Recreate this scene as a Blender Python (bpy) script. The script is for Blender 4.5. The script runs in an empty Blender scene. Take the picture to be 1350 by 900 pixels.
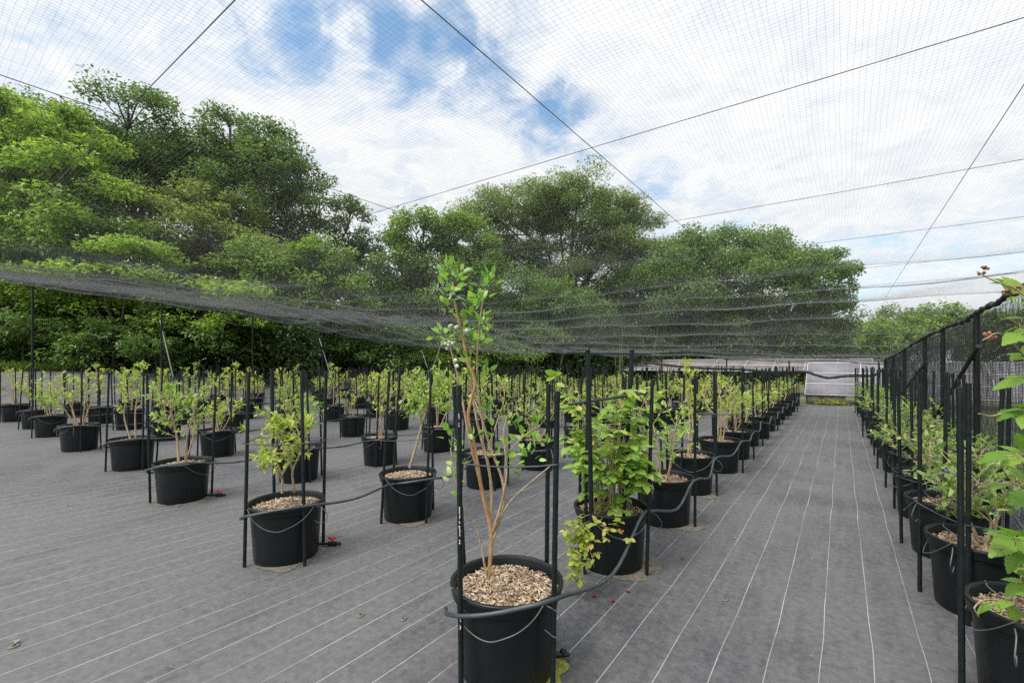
import bpy, math, random
import numpy as np
from mathutils import Vector

random.seed(7)
RNG = np.random.default_rng(7)
PI = math.pi
scene = bpy.context.scene
COL = scene.collection

# ------------------------------------------------------------------ camera model
H = 1.3                      # eye height
F = 600.0                    # focal length in photo pixels (1350 wide)
CX, CY = 675.0, 480.0        # principal column, horizon row
S, C = 0.5864, 0.8100        # sin / cos of the yaw to the left of the rows


def ray(px, py):
    """direction through a photo pixel; world x = right across the rows, y = along the rows"""
    X, Z, up = (px - CX) / F, 1.0, (CY - py) / F
    return np.array([X * C - Z * S, X * S + Z * C, up])


def at(px, py, Z):
    d = ray(px, py)
    return np.array([d[0] * Z, d[1] * Z, H + d[2] * Z])


def on_ground(px, py, z=0.0):
    return at(px, py, (H - z) * F / (py - CY))


def at_t(px, py, t):
    d = ray(px, py)
    k = t / d[1]
    return np.array([d[0] * k, t, H + d[2] * k])


def at_l(px, py, L):
    d = ray(px, py)
    k = L / d[0]
    return np.array([L, d[1] * k, H + d[2] * k])


FWD = np.array([-S, C, 0.0])
RGT = np.array([C, S, 0.0])

# ------------------------------------------------------------------ node helpers


def new_mat(name):
    m = bpy.data.materials.new(name)
    m.use_nodes = True
    nt = m.node_tree
    nt.nodes.clear()
    out = nt.nodes.new('ShaderNodeOutputMaterial')
    return m, nt, out


def N(nt, kind, **kw):
    n = nt.nodes.new(kind)
    for k, v in kw.items():
        if k.startswith('i_'):
            key = k[2:]
            key = int(key) if key.isdigit() else key.replace('_', ' ')
            n.inputs[key].default_value = v
        else:
            setattr(n, k, v)
    return n


def ramp(nt, fac, stops, interp='LINEAR'):
    r = nt.nodes.new('ShaderNodeValToRGB')
    r.color_ramp.interpolation = interp
    e = r.color_ramp.elements
    while len(e) > 1:
        e.remove(e[-1])
    e[0].position = stops[0][0]
    e[0].color = (*stops[0][1], 1)
    for p, c in stops[1:]:
        x = e.new(p)
        x.color = (*c, 1)
    nt.links.new(fac, r.inputs[0])
    return r.outputs[0]


def math_n(nt, op, a, b=None, c=None, clamp=False):
    n = nt.nodes.new('ShaderNodeMath')
    n.operation = op
    n.use_clamp = clamp
    for i, v in enumerate((a, b, c)):
        if v is None:
            continue
        if isinstance(v, (int, float)):
            n.inputs[i].default_value = v
        else:
            nt.links.new(v, n.inputs[i])
    return n.outputs[0]


def mixc(nt, fac, a, b, blend='MIX'):
    n = nt.nodes.new('ShaderNodeMix')
    n.data_type = 'RGBA'
    n.blend_type = blend
    for sock, v in ((n.inputs[0], fac), (n.inputs[6], a), (n.inputs[7], b)):
        if isinstance(v, (int, float)):
            sock.default_value = v
        elif isinstance(v, tuple):
            sock.default_value = (*v, 1)
        else:
            nt.links.new(v, sock)
    return n.outputs[2]


def noise(nt, vec, scale, detail=4, rough=0.55, dist=0.0):
    n = N(nt, 'ShaderNodeTexNoise')
    n.inputs['Scale'].default_value = scale
    n.inputs['Detail'].default_value = detail
    n.inputs['Roughness'].default_value = rough
    n.inputs['Distortion'].default_value = dist
    if vec is not None:
        nt.links.new(vec, n.inputs['Vector'])
    return n.outputs[0]


def coords(nt):
    return nt.nodes.new('ShaderNodeTexCoord').outputs['Object']


def leaf_mat(name, stops, trans=0.35, rough=0.45, tcol=None, spec=0.4, vary=False):
    m, nt, out = new_mat(name)
    g = nt.nodes.new('ShaderNodeNewGeometry')
    col = ramp(nt, g.outputs['Random Per Island'], stops)
    if vary:
        oi = N(nt, 'ShaderNodeObjectInfo')
        tint = ramp(nt, oi.outputs['Random'], [(0, (.78, .90, .90)), (.4, (1, 1, 1)), (.8, (1.08, 1.03, .95)), (1, (1.16, 1.02, .88))])
        col = mixc(nt, 1.0, col, tint, 'MULTIPLY')
    p = N(nt, 'ShaderNodeBsdfPrincipled')
    p.inputs['Roughness'].default_value = rough
    p.inputs['Specular IOR Level'].default_value = spec
    nt.links.new(col, p.inputs['Base Color'])
    t = N(nt, 'ShaderNodeBsdfTranslucent')
    tc = mixc(nt, 1.0, col, tcol or (1.4, 1.5, 0.8), 'MULTIPLY')
    nt.links.new(tc, t.inputs['Color'])
    mx = N(nt, 'ShaderNodeMixShader')
    mx.inputs[0].default_value = trans
    nt.links.new(p.outputs[0], mx.inputs[1])
    nt.links.new(t.outputs[0], mx.inputs[2])
    nt.links.new(mx.outputs[0], out.inputs[0])
    return m


def simple_mat(name, stops, scale=8.0, rough=0.6, bump=0.0, bscale=60.0, spec=0.5, detail=5, stretch=None, metal=0.0):
    m, nt, out = new_mat(name)
    co = coords(nt)
    if stretch:
        mp = N(nt, 'ShaderNodeMapping')
        mp.inputs['Scale'].default_value = stretch
        nt.links.new(co, mp.inputs['Vector'])
        co = mp.outputs[0]
    f = noise(nt, co, scale, detail)
    col = ramp(nt, f, stops)
    p = N(nt, 'ShaderNodeBsdfPrincipled')
    p.inputs['Roughness'].default_value = rough
    p.inputs['Metallic'].default_value = metal
    p.inputs['Specular IOR Level'].default_value = spec
    nt.links.new(col, p.inputs['Base Color'])
    if bump:
        b = N(nt, 'ShaderNodeBump')
        b.inputs['Strength'].default_value = bump
        b.inputs['Distance'].default_value = 0.01
        nt.links.new(noise(nt, co, bscale, 4), b.inputs['Height'])
        nt.links.new(b.outputs[0], p.inputs['Normal'])
    nt.links.new(p.outputs[0], out.inputs[0])
    return m


# ------------------------------------------------------------------ mesh builder


class MB:
    def __init__(self):
        self.v, self.f, self.n = [], {}, 0

    def add(self, verts, faces):
        verts = np.asarray(verts, float).reshape(-1, 3)
        faces = np.asarray(faces, int)
        self.f.setdefault(faces.shape[1], []).append(faces + self.n)
        self.v.append(verts)
        self.n += len(verts)

    def tube(self, pts, radii, sides=6, cap=True):
        pts = np.asarray(pts, float)
        n = len(pts)
        radii = np.full(n, radii) if np.isscalar(radii) else np.asarray(radii, float)
        tan = np.gradient(pts, axis=0)
        tan /= np.linalg.norm(tan, axis=1)[:, None] + 1e-12
        ref = np.array([0.0, 0, 1]) if abs(tan[0][2]) < 0.9 else np.array([1.0, 0, 0])
        a = np.cross(tan, ref)
        bad = np.linalg.norm(a, axis=1) < 1e-3
        a[bad] = np.cross(tan[bad], np.array([0.0, 1, 0.3]))
        a /= np.linalg.norm(a, axis=1)[:, None]
        b = np.cross(tan, a)
        ang = np.arange(sides) * 2 * PI / sides
        ring = (a[:, None, :] * np.cos(ang)[None, :, None] + b[:, None, :] * np.sin(ang)[None, :, None])
        v = (pts[:, None, :] + ring * radii[:, None, None]).reshape(-1, 3)
        i = np.arange(n - 1)[:, None] * sides
        j = np.arange(sides)[None, :]
        jn = (j + 1) % sides
        f = np.stack([i + j, i + sides + j, i + sides + jn, i + jn], -1).reshape(-1, 4)
        self.add(v, f)
        if cap:
            for k, flip in ((0, False), (n - 1, True)):
                base = self.n
                vv = np.vstack([v[k * sides:(k + 1) * sides], pts[k][None]])
                idx = np.arange(sides)
                ff = np.stack([idx, (idx + 1) % sides, np.full(sides, sides)], -1)
                if flip:
                    ff = ff[:, ::-1]
                self.add(vv, ff)

    def box(self, c, size, ax=None):
        c = np.asarray(c, float)
        hx, hy, hz = np.asarray(size, float) / 2
        v = np.array([[x, y, z] for x in (-hx, hx) for y in (-hy, hy) for z in (-hz, hz)])
        if ax is not None:
            v = v @ np.asarray(ax)
        f = [[0, 1, 3, 2], [4, 6, 7, 5], [0, 4, 5, 1], [2, 3, 7, 6], [0, 2, 6, 4], [1, 5, 7, 3]]
        self.add(v + c, f)

    def lathe(self, prof, sides=32, c=(0, 0, 0)):
        prof = np.asarray(prof, float)
        ang = np.arange(sides) * 2 * PI / sides
        v = np.stack([prof[:, 0][:, None] * np.cos(ang), prof[:, 0][:, None] * np.sin(ang),
                      np.repeat(prof[:, 1][:, None], sides, 1)], -1).reshape(-1, 3) + np.asarray(c)
        i = np.arange(len(prof) - 1)[:, None] * sides
        j = np.arange(sides)[None, :]
        jn = (j + 1) % sides
        self.add(v, np.stack([i + j, i + jn, i + sides + jn, i + sides + j], -1).reshape(-1, 4))

    def sphere(self, c, r, seg=8, rings=5):
        th = np.linspace(0.02, PI - 0.02, rings + 1)
        self.lathe(np.stack([np.sin(th) * r, -np.cos(th) * r], 1), seg, c)

    def leaves(self, base, direc, length, width, up=None, fold=0.25, droop=0.15, fine=True):
        """vectorised leaf blades"""
        base = np.asarray(base, float).reshape(-1, 3)
        n = len(base)
        if n == 0:
            return
        d = np.asarray(direc, float).reshape(-1, 3)
        d = d / (np.linalg.norm(d, axis=1)[:, None] + 1e-9)
        length = np.broadcast_to(length, (n,))[:, None]
        width = np.broadcast_to(width, (n,))[:, None]
        if up is None:
            up = np.array([0, 0, 1.0]) + RNG.normal(0, 0.45, (n, 3))
        s = np.cross(d, up)
        s /= np.linalg.norm(s, axis=1)[:, None] + 1e-9
        w = np.cross(s, d)
        if fine:
            rows = [(0, 0, 0), (.36, 0, 0), (.72, 0, -droop * .4), (1, 0, -droop),
                    (.26, .44, fold * .44), (.66, .40, fold * .4 - droop * .4),
                    (.26, -.44, fold * .44), (.66, -.40, fold * .4 - droop * .4)]
            v = np.stack([base + d * length * a + s * width * b + w * length * 0.6 * c for a, b, c in rows], 1)
            o = np.arange(n)[:, None] * 8
            q = np.concatenate([o + np.array([1, 2, 5, 4]), o + np.array([1, 6, 7, 2])])
            t = np.concatenate([o + np.array([0, 1, 4]), o + np.array([2, 3, 5]), o + np.array([0, 6, 1]), o + np.array([2, 7, 3])])
            k = self.n
            self.v.append(v.reshape(-1, 3))
            self.n += n * 8
            self.f.setdefault(4, []).append(q + k)
            self.f.setdefault(3, []).append(t + k)
        else:
            rows = [(0, 0, 0), (.45, .5, fold * .5), (1, 0, -droop), (.45, -.5, fold * .5)]
            v = np.stack([base + d * length * a + s * width * b + w * length * 0.6 * c for a, b, c in rows], 1)
            o = np.arange(n)[:, None] * 4
            k = self.n
            self.v.append(v.reshape(-1, 3))
            self.n += n * 4
            self.f.setdefault(3, []).append(np.concatenate([o + np.array([0, 2, 1]), o + np.array([0, 3, 2])]) + k)

    def mesh(self, name, mat, smooth=False):
        me = bpy.data.meshes.new(name)
        v = np.concatenate(self.v)
        loops, starts, tot = [], [], 0
        for k, lst in self.f.items():
            a = np.concatenate(lst)
            loops.append(a.reshape(-1))
            starts.append(tot + np.arange(len(a)) * k)
            tot += a.size
        loops = np.concatenate(loops)
        starts = np.concatenate(starts)
        me.vertices.add(len(v))
        me.vertices.foreach_set('co', v.astype(np.float32).reshape(-1))
        me.loops.add(len(loops))
        me.loops.foreach_set('vertex_index', loops.astype(np.int32))
        me.polygons.add(len(starts))
        me.polygons.foreach_set('loop_start', starts.astype(np.int32))
        if smooth:
            me.polygons.foreach_set('use_smooth', np.ones(len(starts), bool))
        me.update(calc_edges=True)
        me.validate()
        me.materials.append(mat)
        return me

    def build(self, name, mat, parent=None, smooth=False):
        o = bpy.data.objects.new(name, self.mesh(name, mat, smooth))
        COL.objects.link(o)
        if parent:
            o.parent = parent
        return o


def tag(o, label=None, cat=None, group=None, kind=None):
    if label:
        assert 4 <= len(label.split()) <= 16, label
        o['label'] = label
    if cat:
        o['category'] = cat
    if group:
        o['group'] = group
    if kind:
        o['kind'] = kind
    return o


def empty(name, loc, label=None, cat=None, group=None):
    o = bpy.data.objects.new(name, None)
    o.empty_display_size = 0.1
    COL.objects.link(o)
    o.location = Vector(loc)
    return tag(o, label, cat, group)


def copy_tree(o, parent=None):
    c = o.copy()
    COL.objects.link(c)
    if parent:
        c.parent = parent
    for ch in list(o.children):
        copy_tree(ch, c)
    return c


def catenary(a, b, sag, n=14):
    a, b = np.asarray(a, float), np.asarray(b, float)
    s = np.linspace(0, 1, n)[:, None]
    p = a + (b - a) * s
    p[:, 2] -= (sag * 4 * s * (1 - s))[:, 0]
    return p


def smooth_path(pts, n=8):
    """Catmull-Rom through the points"""
    p = np.asarray(pts, float)
    p = np.vstack([2 * p[0] - p[1], p, 2 * p[-1] - p[-2]])
    out = []
    for i in range(1, len(p) - 2):
        t = np.linspace(0, 1, n, endpoint=False)[:, None]
        a, b, c, d = p[i - 1], p[i], p[i + 1], p[i + 2]
        out.append(.5 * ((2 * b) + (c - a) * t + (2 * a - 5 * b + 4 * c - d) * t ** 2 + (3 * b - a - 3 * c + d) * t ** 3))
    out.append(p[-2][None])
    return np.vstack(out)


ORD = ['first', 'second', 'third', 'fourth', 'fifth', 'sixth', 'seventh', 'eighth', 'ninth', 'tenth', 'eleventh',
       'twelfth', 'thirteenth', 'fourteenth', 'fifteenth', 'sixteenth', 'seventeenth', 'eighteenth']

# ------------------------------------------------------------------ materials
M = {}
M['blueberry_leaf'] = leaf_mat('blueberry_leaf', [(0, (.18, .29, .065)), (.35, (.31, .43, .095)), (.65, (.42, .53, .135)), (.88, (.47, .54, .17)), (1, (.40, .30, .12))], .42, vary=True)
M['blueberry_leaf_blue'] = leaf_mat('blueberry_leaf_blue', [(0, (.10, .19, .06)), (.5, (.20, .31, .09)), (.85, (.31, .42, .13)), (1, (.42, .47, .20))], .4, vary=True)
M['tall_leaf'] = leaf_mat('tall_leaf', [(0, (.09, .21, .035)), (.5, (.21, .39, .06)), (.85, (.33, .50, .09)), (1, (.42, .52, .24))], .42, .33, spec=.55)
M['raspberry_leaf'] = leaf_mat('raspberry_leaf', [(0, (.17, .30, .05)), (.5, (.28, .43, .085)), (.9, (.37, .50, .13)), (1, (.50, .46, .09))], .42)
M['yellow_leaf'] = leaf_mat('yellow_leaf', [(0, (.19, .28, .05)), (.55, (.34, .42, .08)), (.85, (.50, .48, .11)), (1, (.50, .33, .12))], .4)
M['bramble_leaf'] = leaf_mat('bramble_leaf', [(0, (.10, .22, .03)), (.6, (.19, .34, .045)), (1, (.28, .42, .07))], .42, .4)


def bark(name, a, b, sc=(8, 8, 1)):
    return simple_mat(name, [(.3, a), (.7, b)], 14, .8, .5, 40, .3, stretch=sc)


M['cane'] = bark('cane_bark', (.25, .17, .10), (.52, .41, .27))
M['orange_cane'] = bark('orange_cane', (.33, .15, .06), (.50, .34, .16))
M['trunk'] = bark('tree_bark', (.035, .03, .022), (.12, .10, .08))
M['bamboo_stem'] = bark('bamboo_stem', (.06, .09, .04), (.16, .19, .10))
M['stake'] = simple_mat('stake_coating', [(.35, (.0045, .0085, .0095)), (.75, (.012, .018, .020))], 30, .38, .15, 120, .3)
M['post'] = simple_mat('post_coating', [(.35, (.004, .006, .007)), (.75, (.011, .014, .015))], 12, .45, .1, 80, .3)
M['hose'] = simple_mat('hose_plastic', [(.3, (.022, .030, .034)), (.75, (.065, .078, .085))], 9, .42, .1, 60)
M['drip'] = simple_mat('drip_plastic', [(.3, (.05, .06, .06)), (.75, (.13, .14, .145))], 9, .4)
M['cord'] = simple_mat('cord', [(.3, (.02, .025, .03)), (.75, (.09, .10, .11))], 30, .5)
M['grey_metal'] = simple_mat('grey_metal', [(.3, (.06, .065, .065)), (.75, (.15, .155, .155))], 12, .35, .05, 60, metal=.6)
M['blueberry'] = leaf_mat('blueberry_skin', [(0, (.018, .024, .05)), (.5, (.055, .075, .13)), (1, (.15, .19, .26))], 0.0, .6)
M['green_berry'] = leaf_mat('unripe_skin', [(0, (.35, .45, .30)), (1, (.62, .68, .58))], .1, .5)
M['brown_berry'] = leaf_mat('bramble_fruit', [(0, (.12, .06, .025)), (1, (.34, .15, .08))], 0.05, .5)
M['red_berry'] = leaf_mat('red_fruit', [(0, (.16, .008, .012)), (1, (.38, .03, .035))], 0.05, .5)
M['red_plastic'] = simple_mat('red_plastic', [(.3, (.60, .03, .03)), (.8, (.75, .06, .05))], 20, .35)
M['white_paint'] = simple_mat('white_paint', [(.3, (.7, .7, .7)), (.8, (.8, .8, .8))], 20, .5)
M['net'] = simple_mat('net_thread', [(.3, (.16, .17, .175)), (.8, (.25, .26, .27))], 3, .45)
M['fence_net'] = simple_mat('fence_net_thread', [(.3, (.025, .028, .03)), (.8, (.055, .06, .06))], 3, .6)
M['rope'] = simple_mat('bundled_net', [(.3, (.008, .009, .011)), (.8, (.045, .05, .055))], 60, .8, 1.0, 90)
M['wire'] = simple_mat('wire', [(.3, (.02, .02, .022)), (.8, (.05, .05, .055))], 3, .4)
M['concrete'] = simple_mat('old_concrete', [(.3, (.10, .09, .065)), (.75, (.27, .25, .19))], 5, .9, .6, 30)
M['dry_leaf'] = leaf_mat('dry_leaf', [(0, (.16, .12, .07)), (1, (.55, .52, .46))], .1, .8)
M['grass'] = leaf_mat('grass_blade', [(0, (.06, .12, .02)), (.6, (.13, .22, .035)), (1, (.24, .30, .07))], .35, .6)
M['weed'] = leaf_mat('weed_leaf', [(0, (.22, .27, .03)), (1, (.45, .45, .08))], .35, .6)


def pot_material():
    m, nt, out = new_mat('pot_plastic')
    co = coords(nt)
    p = N(nt, 'ShaderNodeBsdfPrincipled')
    col = ramp(nt, noise(nt, co, 5, 6, .6), [(.3, (.0035, .0060, .0070)), (.62, (.0065, .0102, .0115)), (.8, (.016, .019, .020))])
    dust = ramp(nt, noise(nt, co, 34, 6, .8, .4), [(.60, (0, 0, 0)), (.72, (1, 1, 1))])
    oi = N(nt, 'ShaderNodeObjectInfo')
    col = mixc(nt, math_n(nt, 'MULTIPLY', dust, .28), col, (.085, .082, .075))
    nt.links.new(col, p.inputs['Base Color'])
    nt.links.new(ramp(nt, noise(nt, co, 8, 4), [(.3, (.30, .30, .30)), (.8, (.46, .46, .46))]), p.inputs['Roughness'])
    p.inputs['Specular IOR Level'].default_value = .3
    w = N(nt, 'ShaderNodeTexWave', bands_direction='Z')
    w.inputs['Scale'].default_value = 38
    w.inputs['Distortion'].default_value = .6
    nt.links.new(co, w.inputs['Vector'])
    b = N(nt, 'ShaderNodeBump')
    b.inputs['Strength'].default_value = .22
    b.inputs['Distance'].default_value = .004
    nt.links.new(w.outputs[0], b.inputs['Height'])
    nt.links.new(b.outputs[0], p.inputs['Normal'])
    nt.links.new(p.outputs[0], out.inputs[0])
    return m


M['pot'] = pot_material()


def chip_material():
    m, nt, out = new_mat('wood_chips')
    g = nt.nodes.new('ShaderNodeNewGeometry')
    col = ramp(nt, g.outputs['Random Per Island'], [(0, (.10, .07, .045)), (.3, (.27, .19, .125)), (.7, (.42, .315, .215)), (1, (.60, .50, .37))])
    p = N(nt, 'ShaderNodeBsdfPrincipled')
    p.inputs['Roughness'].default_value = .85
    nt.links.new(col, p.inputs['Base Color'])
    nt.links.new(p.outputs[0], out.inputs[0])
    return m


M['chips'] = chip_material()


def cloth_material():
    m, nt, out = new_mat('ground_cloth')
    co = coords(nt)
    sep = N(nt, 'ShaderNodeSeparateXYZ')
    nt.links.new(co, sep.inputs[0])
    x, y = sep.outputs[0], sep.outputs[1]
    # woven dark cloth, dusty in places
    big = noise(nt, co, .45, 6, .62, .6)
    mid = noise(nt, co, 3.2, 8, .72, .4)
    mp = N(nt, 'ShaderNodeMapping')
    mp.inputs['Scale'].default_value = (14, 1.1, 1)
    nt.links.new(co, mp.inputs['Vector'])
    streak = noise(nt, mp.outputs[0], 1.0, 6, .7, .2)
    fine = noise(nt, co, 26, 6, .75, .3)
    col = ramp(nt, mid, [(.32, (.060, .062, .072)), (.5, (.098, .100, .110)), (.68, (.150, .150, .156))])
    dust = math_n(nt, 'ADD', math_n(nt, 'MULTIPLY', big, .7), math_n(nt, 'MULTIPLY', streak, .35))
    dustm = ramp(nt, dust, [(.47, (0, 0, 0)), (.57, (1, 1, 1))])
    col = mixc(nt, math_n(nt, 'MULTIPLY', dustm, .7), col, (.20, .193, .183))
    # scuffs and dried splashes
    sc1 = ramp(nt, noise(nt, co, 9, 8, .78, .5), [(.56, (0, 0, 0)), (.66, (1, 1, 1))])
    patchm = ramp(nt, noise(nt, co, 1.1, 4, .6), [(.42, (0, 0, 0)), (.62, (1, 1, 1))])
    col = mixc(nt, math_n(nt, 'MULTIPLY', math_n(nt, 'MULTIPLY', sc1, patchm), .6), col, (.27, .265, .255))
    dk = ramp(nt, noise(nt, co, 2.3, 7, .75, .4), [(.34, (1, 1, 1)), (.43, (0, 0, 0))])
    col = mixc(nt, math_n(nt, 'MULTIPLY', dk, .28), col, (.045, .046, .052))
    speck = ramp(nt, noise(nt, co, 60, 4, .8), [(.60, (0, 0, 0)), (.68, (1, 1, 1))])
    col = mixc(nt, math_n(nt, 'MULTIPLY', speck, .35), col, (.27, .27, .27))
    col = mixc(nt, .4, col, ramp(nt, fine, [(.36, (.045, .045, .052)), (.64, (.21, .21, .215))]))
    # white marker threads every 18 cm, a little wavy
    wob = N(nt, 'ShaderNodeMapping')
    wob.inputs['Scale'].default_value = (.35, .9, 1)
    nt.links.new(co, wob.inputs['Vector'])
    wo = math_n(nt, 'MULTIPLY', math_n(nt, 'SUBTRACT', noise(nt, wob.outputs[0], .9, 2, .4), .5), .040)
    xs = math_n(nt, 'ADD', x, wo)
    fr = math_n(nt, 'FRACT', math_n(nt, 'DIVIDE', math_n(nt, 'ADD', xs, 100.065), .185))
    dline = math_n(nt, 'ABSOLUTE', math_n(nt, 'SUBTRACT', fr, .5))
    line = math_n(nt, 'LESS_THAN', dline, .0085)
    wear = ramp(nt, noise(nt, co, 1.3, 4, .6), [(.32, (.12, .12, .12)), (.62, (1, 1, 1))])
    col = mixc(nt, math_n(nt, 'MULTIPLY', line, math_n(nt, 'MULTIPLY', wear, .75)), col, (.72, .73, .73))
    col = mixc(nt, 1.0, col, (.69, .695, .715), 'MULTIPLY')
    p = N(nt, 'ShaderNodeBsdfPrincipled')
    p.inputs['Roughness'].default_value = .62
    p.inputs['Specular IOR Level'].default_value = .35
    nt.links.new(col, p.inputs['Base Color'])
    b = N(nt, 'ShaderNodeBump')
    b.inputs['Strength'].default_value = .35
    b.inputs['Distance'].default_value = .02
    hh = math_n(nt, 'MULTIPLY', mid, .6)
    nt.links.new(hh, b.inputs['Height'])
    nt.links.new(b.outputs[0], p.inputs['Normal'])
    nt.links.new(p.outputs[0], out.inputs[0])
    return m


def panel_material(c0, c1):
    m, nt, out = new_mat('solar_cells')
    co = coords(nt)
    sep = N(nt, 'ShaderNodeSeparateXYZ')
    nt.links.new(co, sep.inputs[0])

    def lines(v, period, w):
        fr = math_n(nt, 'FRACT', math_n(nt, 'DIVIDE', math_n(nt, 'ADD', v, 50.07), period))
        return math_n(nt, 'LESS_THAN', math_n(nt, 'ABSOLUTE', math_n(nt, 'SUBTRACT', fr, .5)), w)
    ln = math_n(nt, 'MAXIMUM', lines(sep.outputs[0], .156, .03), lines(sep.outputs[1], .156, .03))
    col = ramp(nt, noise(nt, co, 2, 3), [(.3, c0), (.7, c1)])
    col = mixc(nt, math_n(nt, 'MULTIPLY', ln, .25), col, (.36, .36, .38))
    p = N(nt, 'ShaderNodeBsdfPrincipled')
    p.inputs['Roughness'].default_value = .6
    p.inputs['Specular IOR Level'].default_value = .3
    nt.links.new(col, p.inputs['Base Color'])
    nt.links.new(p.outputs[0], out.inputs[0])
    return m


M['cells'] = panel_material((.13, .13, .15), (.185, .182, .20))
M['brown_cells'] = panel_material((.12, .108, .104), (.165, .15, .145))

# ------------------------------------------------------------------ world, sun, camera
SUN_EL, SUN_AZ = math.radians(58), math.radians(180 + 18)   # azimuth clockwise from +Y
sun_dir = np.array([math.sin(SUN_AZ) * math.cos(SUN_EL), math.cos(SUN_AZ) * math.cos(SUN_EL), math.sin(SUN_EL)])

world = bpy.data.worlds.new('World')
scene.world = world
world.use_nodes = True
nt = world.node_tree
nt.nodes.clear()
wout = nt.nodes.new('ShaderNodeOutputWorld')
bg = nt.nodes.new('ShaderNodeBackground')
bg.inputs['Strength'].default_value = .1
sky = nt.nodes.new('ShaderNodeTexSky')
sky.sky_type = 'NISHITA'
sky.sun_disc = False
sky.sun_elevation = SUN_EL
sky.sun_rotation = SUN_AZ
sky.air_density = 1.0
sky.dust_density = 1.5
sky.ozone_density = 2.0
tc = nt.nodes.new('ShaderNodeTexCoord')
dirv = tc.outputs['Generated']
sep = N(nt, 'ShaderNodeSeparateXYZ')
nt.links.new(dirv, sep.inputs[0])
zc = math_n(nt, 'ADD', math_n(nt, 'MAXIMUM', sep.outputs[2], 0.0), .16)
px_ = math_n(nt, 'DIVIDE', sep.outputs[0], zc)
py_ = math_n(nt, 'DIVIDE', sep.outputs[1], zc)
cmb = N(nt, 'ShaderNodeCombineXYZ')
nt.links.new(px_, cmb.inputs[0])
nt.links.new(py_, cmb.inputs[1])
cl = noise(nt, cmb.outputs[0], 1.55, 10, .60, .5)
cl2 = noise(nt, cmb.outputs[0], 6.5, 10, .68, .55)
dens = math_n(nt, 'ADD', math_n(nt, 'MULTIPLY', cl, .5), math_n(nt, 'MULTIPLY', cl2, .5))


def lobe(px, py, r_in, r_out):
    d = ray(px, py)
    d = d / np.linalg.norm(d)
    vm = N(nt, 'ShaderNodeVectorMath', operation='DOT_PRODUCT')
    nt.links.new(dirv, vm.inputs[0])
    vm.inputs[1].default_value = tuple(d)
    mr = N(nt, 'ShaderNodeMapRange', interpolation_type='SMOOTHSTEP')
    nt.links.new(vm.outputs['Value'], mr.inputs[0])
    mr.inputs[1].default_value = math.cos(math.radians(r_out))
    mr.inputs[2].default_value = math.cos(math.radians(r_in))
    return mr.outputs[0]


dens = math_n(nt, 'ADD', dens, .14)
for (px, py, r0, r1, amt) in [(415, 50, .5, 5.0, -.17), (490, 15, .5, 5, -.19), (520, 80, .5, 5.5, -.17), (590, 40, .3, 4.0, -.17), (630, 120, .5, 6, -.12),
                              (745, 130, .3, 4.0, -.20), (705, 180, .5, 5, -.13), (790, 175, .5, 5, -.15), (865, 235, .3, 4, -.17),
                              (330, 20, 1, 9, -.11), (100, 80, 1, 10, -.10), (1120, 350, .5, 6, -.08), (1320, 310, .5, 5, -.04),
                              (1210, 260, .5, 6, -.03), (1300, 170, 1, 10, .10), (1150, 150, 2, 14, .10), (930, 300, .5, 6, -.04),
                              (470, 42, .3, 2.6, .09), (590, 80, .3, 2.4, .08), (440, 30, .3, 2, .07), (880, 60, 3, 16, .16), (640, 230, 2, 9, .14), (200, 130, 2, 9, .05)]:
    dens = math_n(nt, 'ADD', dens, math_n(nt, 'MULTIPLY', lobe(px, py, r0, r1), amt))
mask = ramp(nt, dens, [(.40, (0, 0, 0)), (.49, (.30, .30, .30)), (.57, (.78, .78, .78)), (.68, (1, 1, 1))])
# cloud brightness: brighter round the sun, slightly grey in the thick parts
vm = N(nt, 'ShaderNodeVectorMath', operation='DOT_PRODUCT')
nt.links.new(dirv, vm.inputs[0])
vm.inputs[1].default_value = tuple(sun_dir)
glow = N(nt, 'ShaderNodeMapRange', interpolation_type='SMOOTHSTEP')
nt.links.new(vm.outputs['Value'], glow.inputs[0])
glow.inputs[1].default_value = .5
glow.inputs[2].default_value = 1.0
shade = ramp(nt, cl2, [(.3, (5.7, 6.0, 6.4)), (.6, (6.9, 7.0, 7.1))])
ccol = mixc(nt, math_n(nt, 'MULTIPLY', glow.outputs[0], 1.0), shade, (23.0, 22.4, 21.5))
skyc = mixc(nt, 1.0, sky.outputs[0], (1.5, 1.72, 1.62), 'MULTIPLY')
low = N(nt, 'ShaderNodeMapRange', interpolation_type='SMOOTHSTEP')
nt.links.new(sep.outputs[2], low.inputs[0])
low.inputs[1].default_value = .22
low.inputs[2].default_value = -.02
skyc = mixc(nt, math_n(nt, 'MULTIPLY', low.outputs[0], .55), skyc, (5.6, 6.2, 6.7))
nt.links.new(mixc(nt, mask, skyc, ccol), bg.inputs['Color'])
nt.links.new(bg.outputs[0], wout.inputs[0])

sl = bpy.data.lights.new('sun', 'SUN')
sl.energy = 1.5
sl.angle = math.radians(11)
sl.color = (1.0, .95, .87)
so = bpy.data.objects.new('sun', sl)
COL.objects.link(so)
so.rotation_euler = Vector(-sun_dir).to_track_quat('-Z', 'Y').to_euler()
so.location = (0, -5, 20)

cam = bpy.data.cameras.new('camera')
cam.sensor_width = 36
cam.lens = 36 * F / 1350
cam.shift_y = (CY - 450) / 1350
cam.clip_start = .05
cam.clip_end = 1000
co_ = bpy.data.objects.new('camera', cam)
COL.objects.link(co_)
co_.location = (0, 0, H)
co_.rotation_euler = (PI / 2, 0, math.atan2(S, C))
scene.camera = co_

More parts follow.
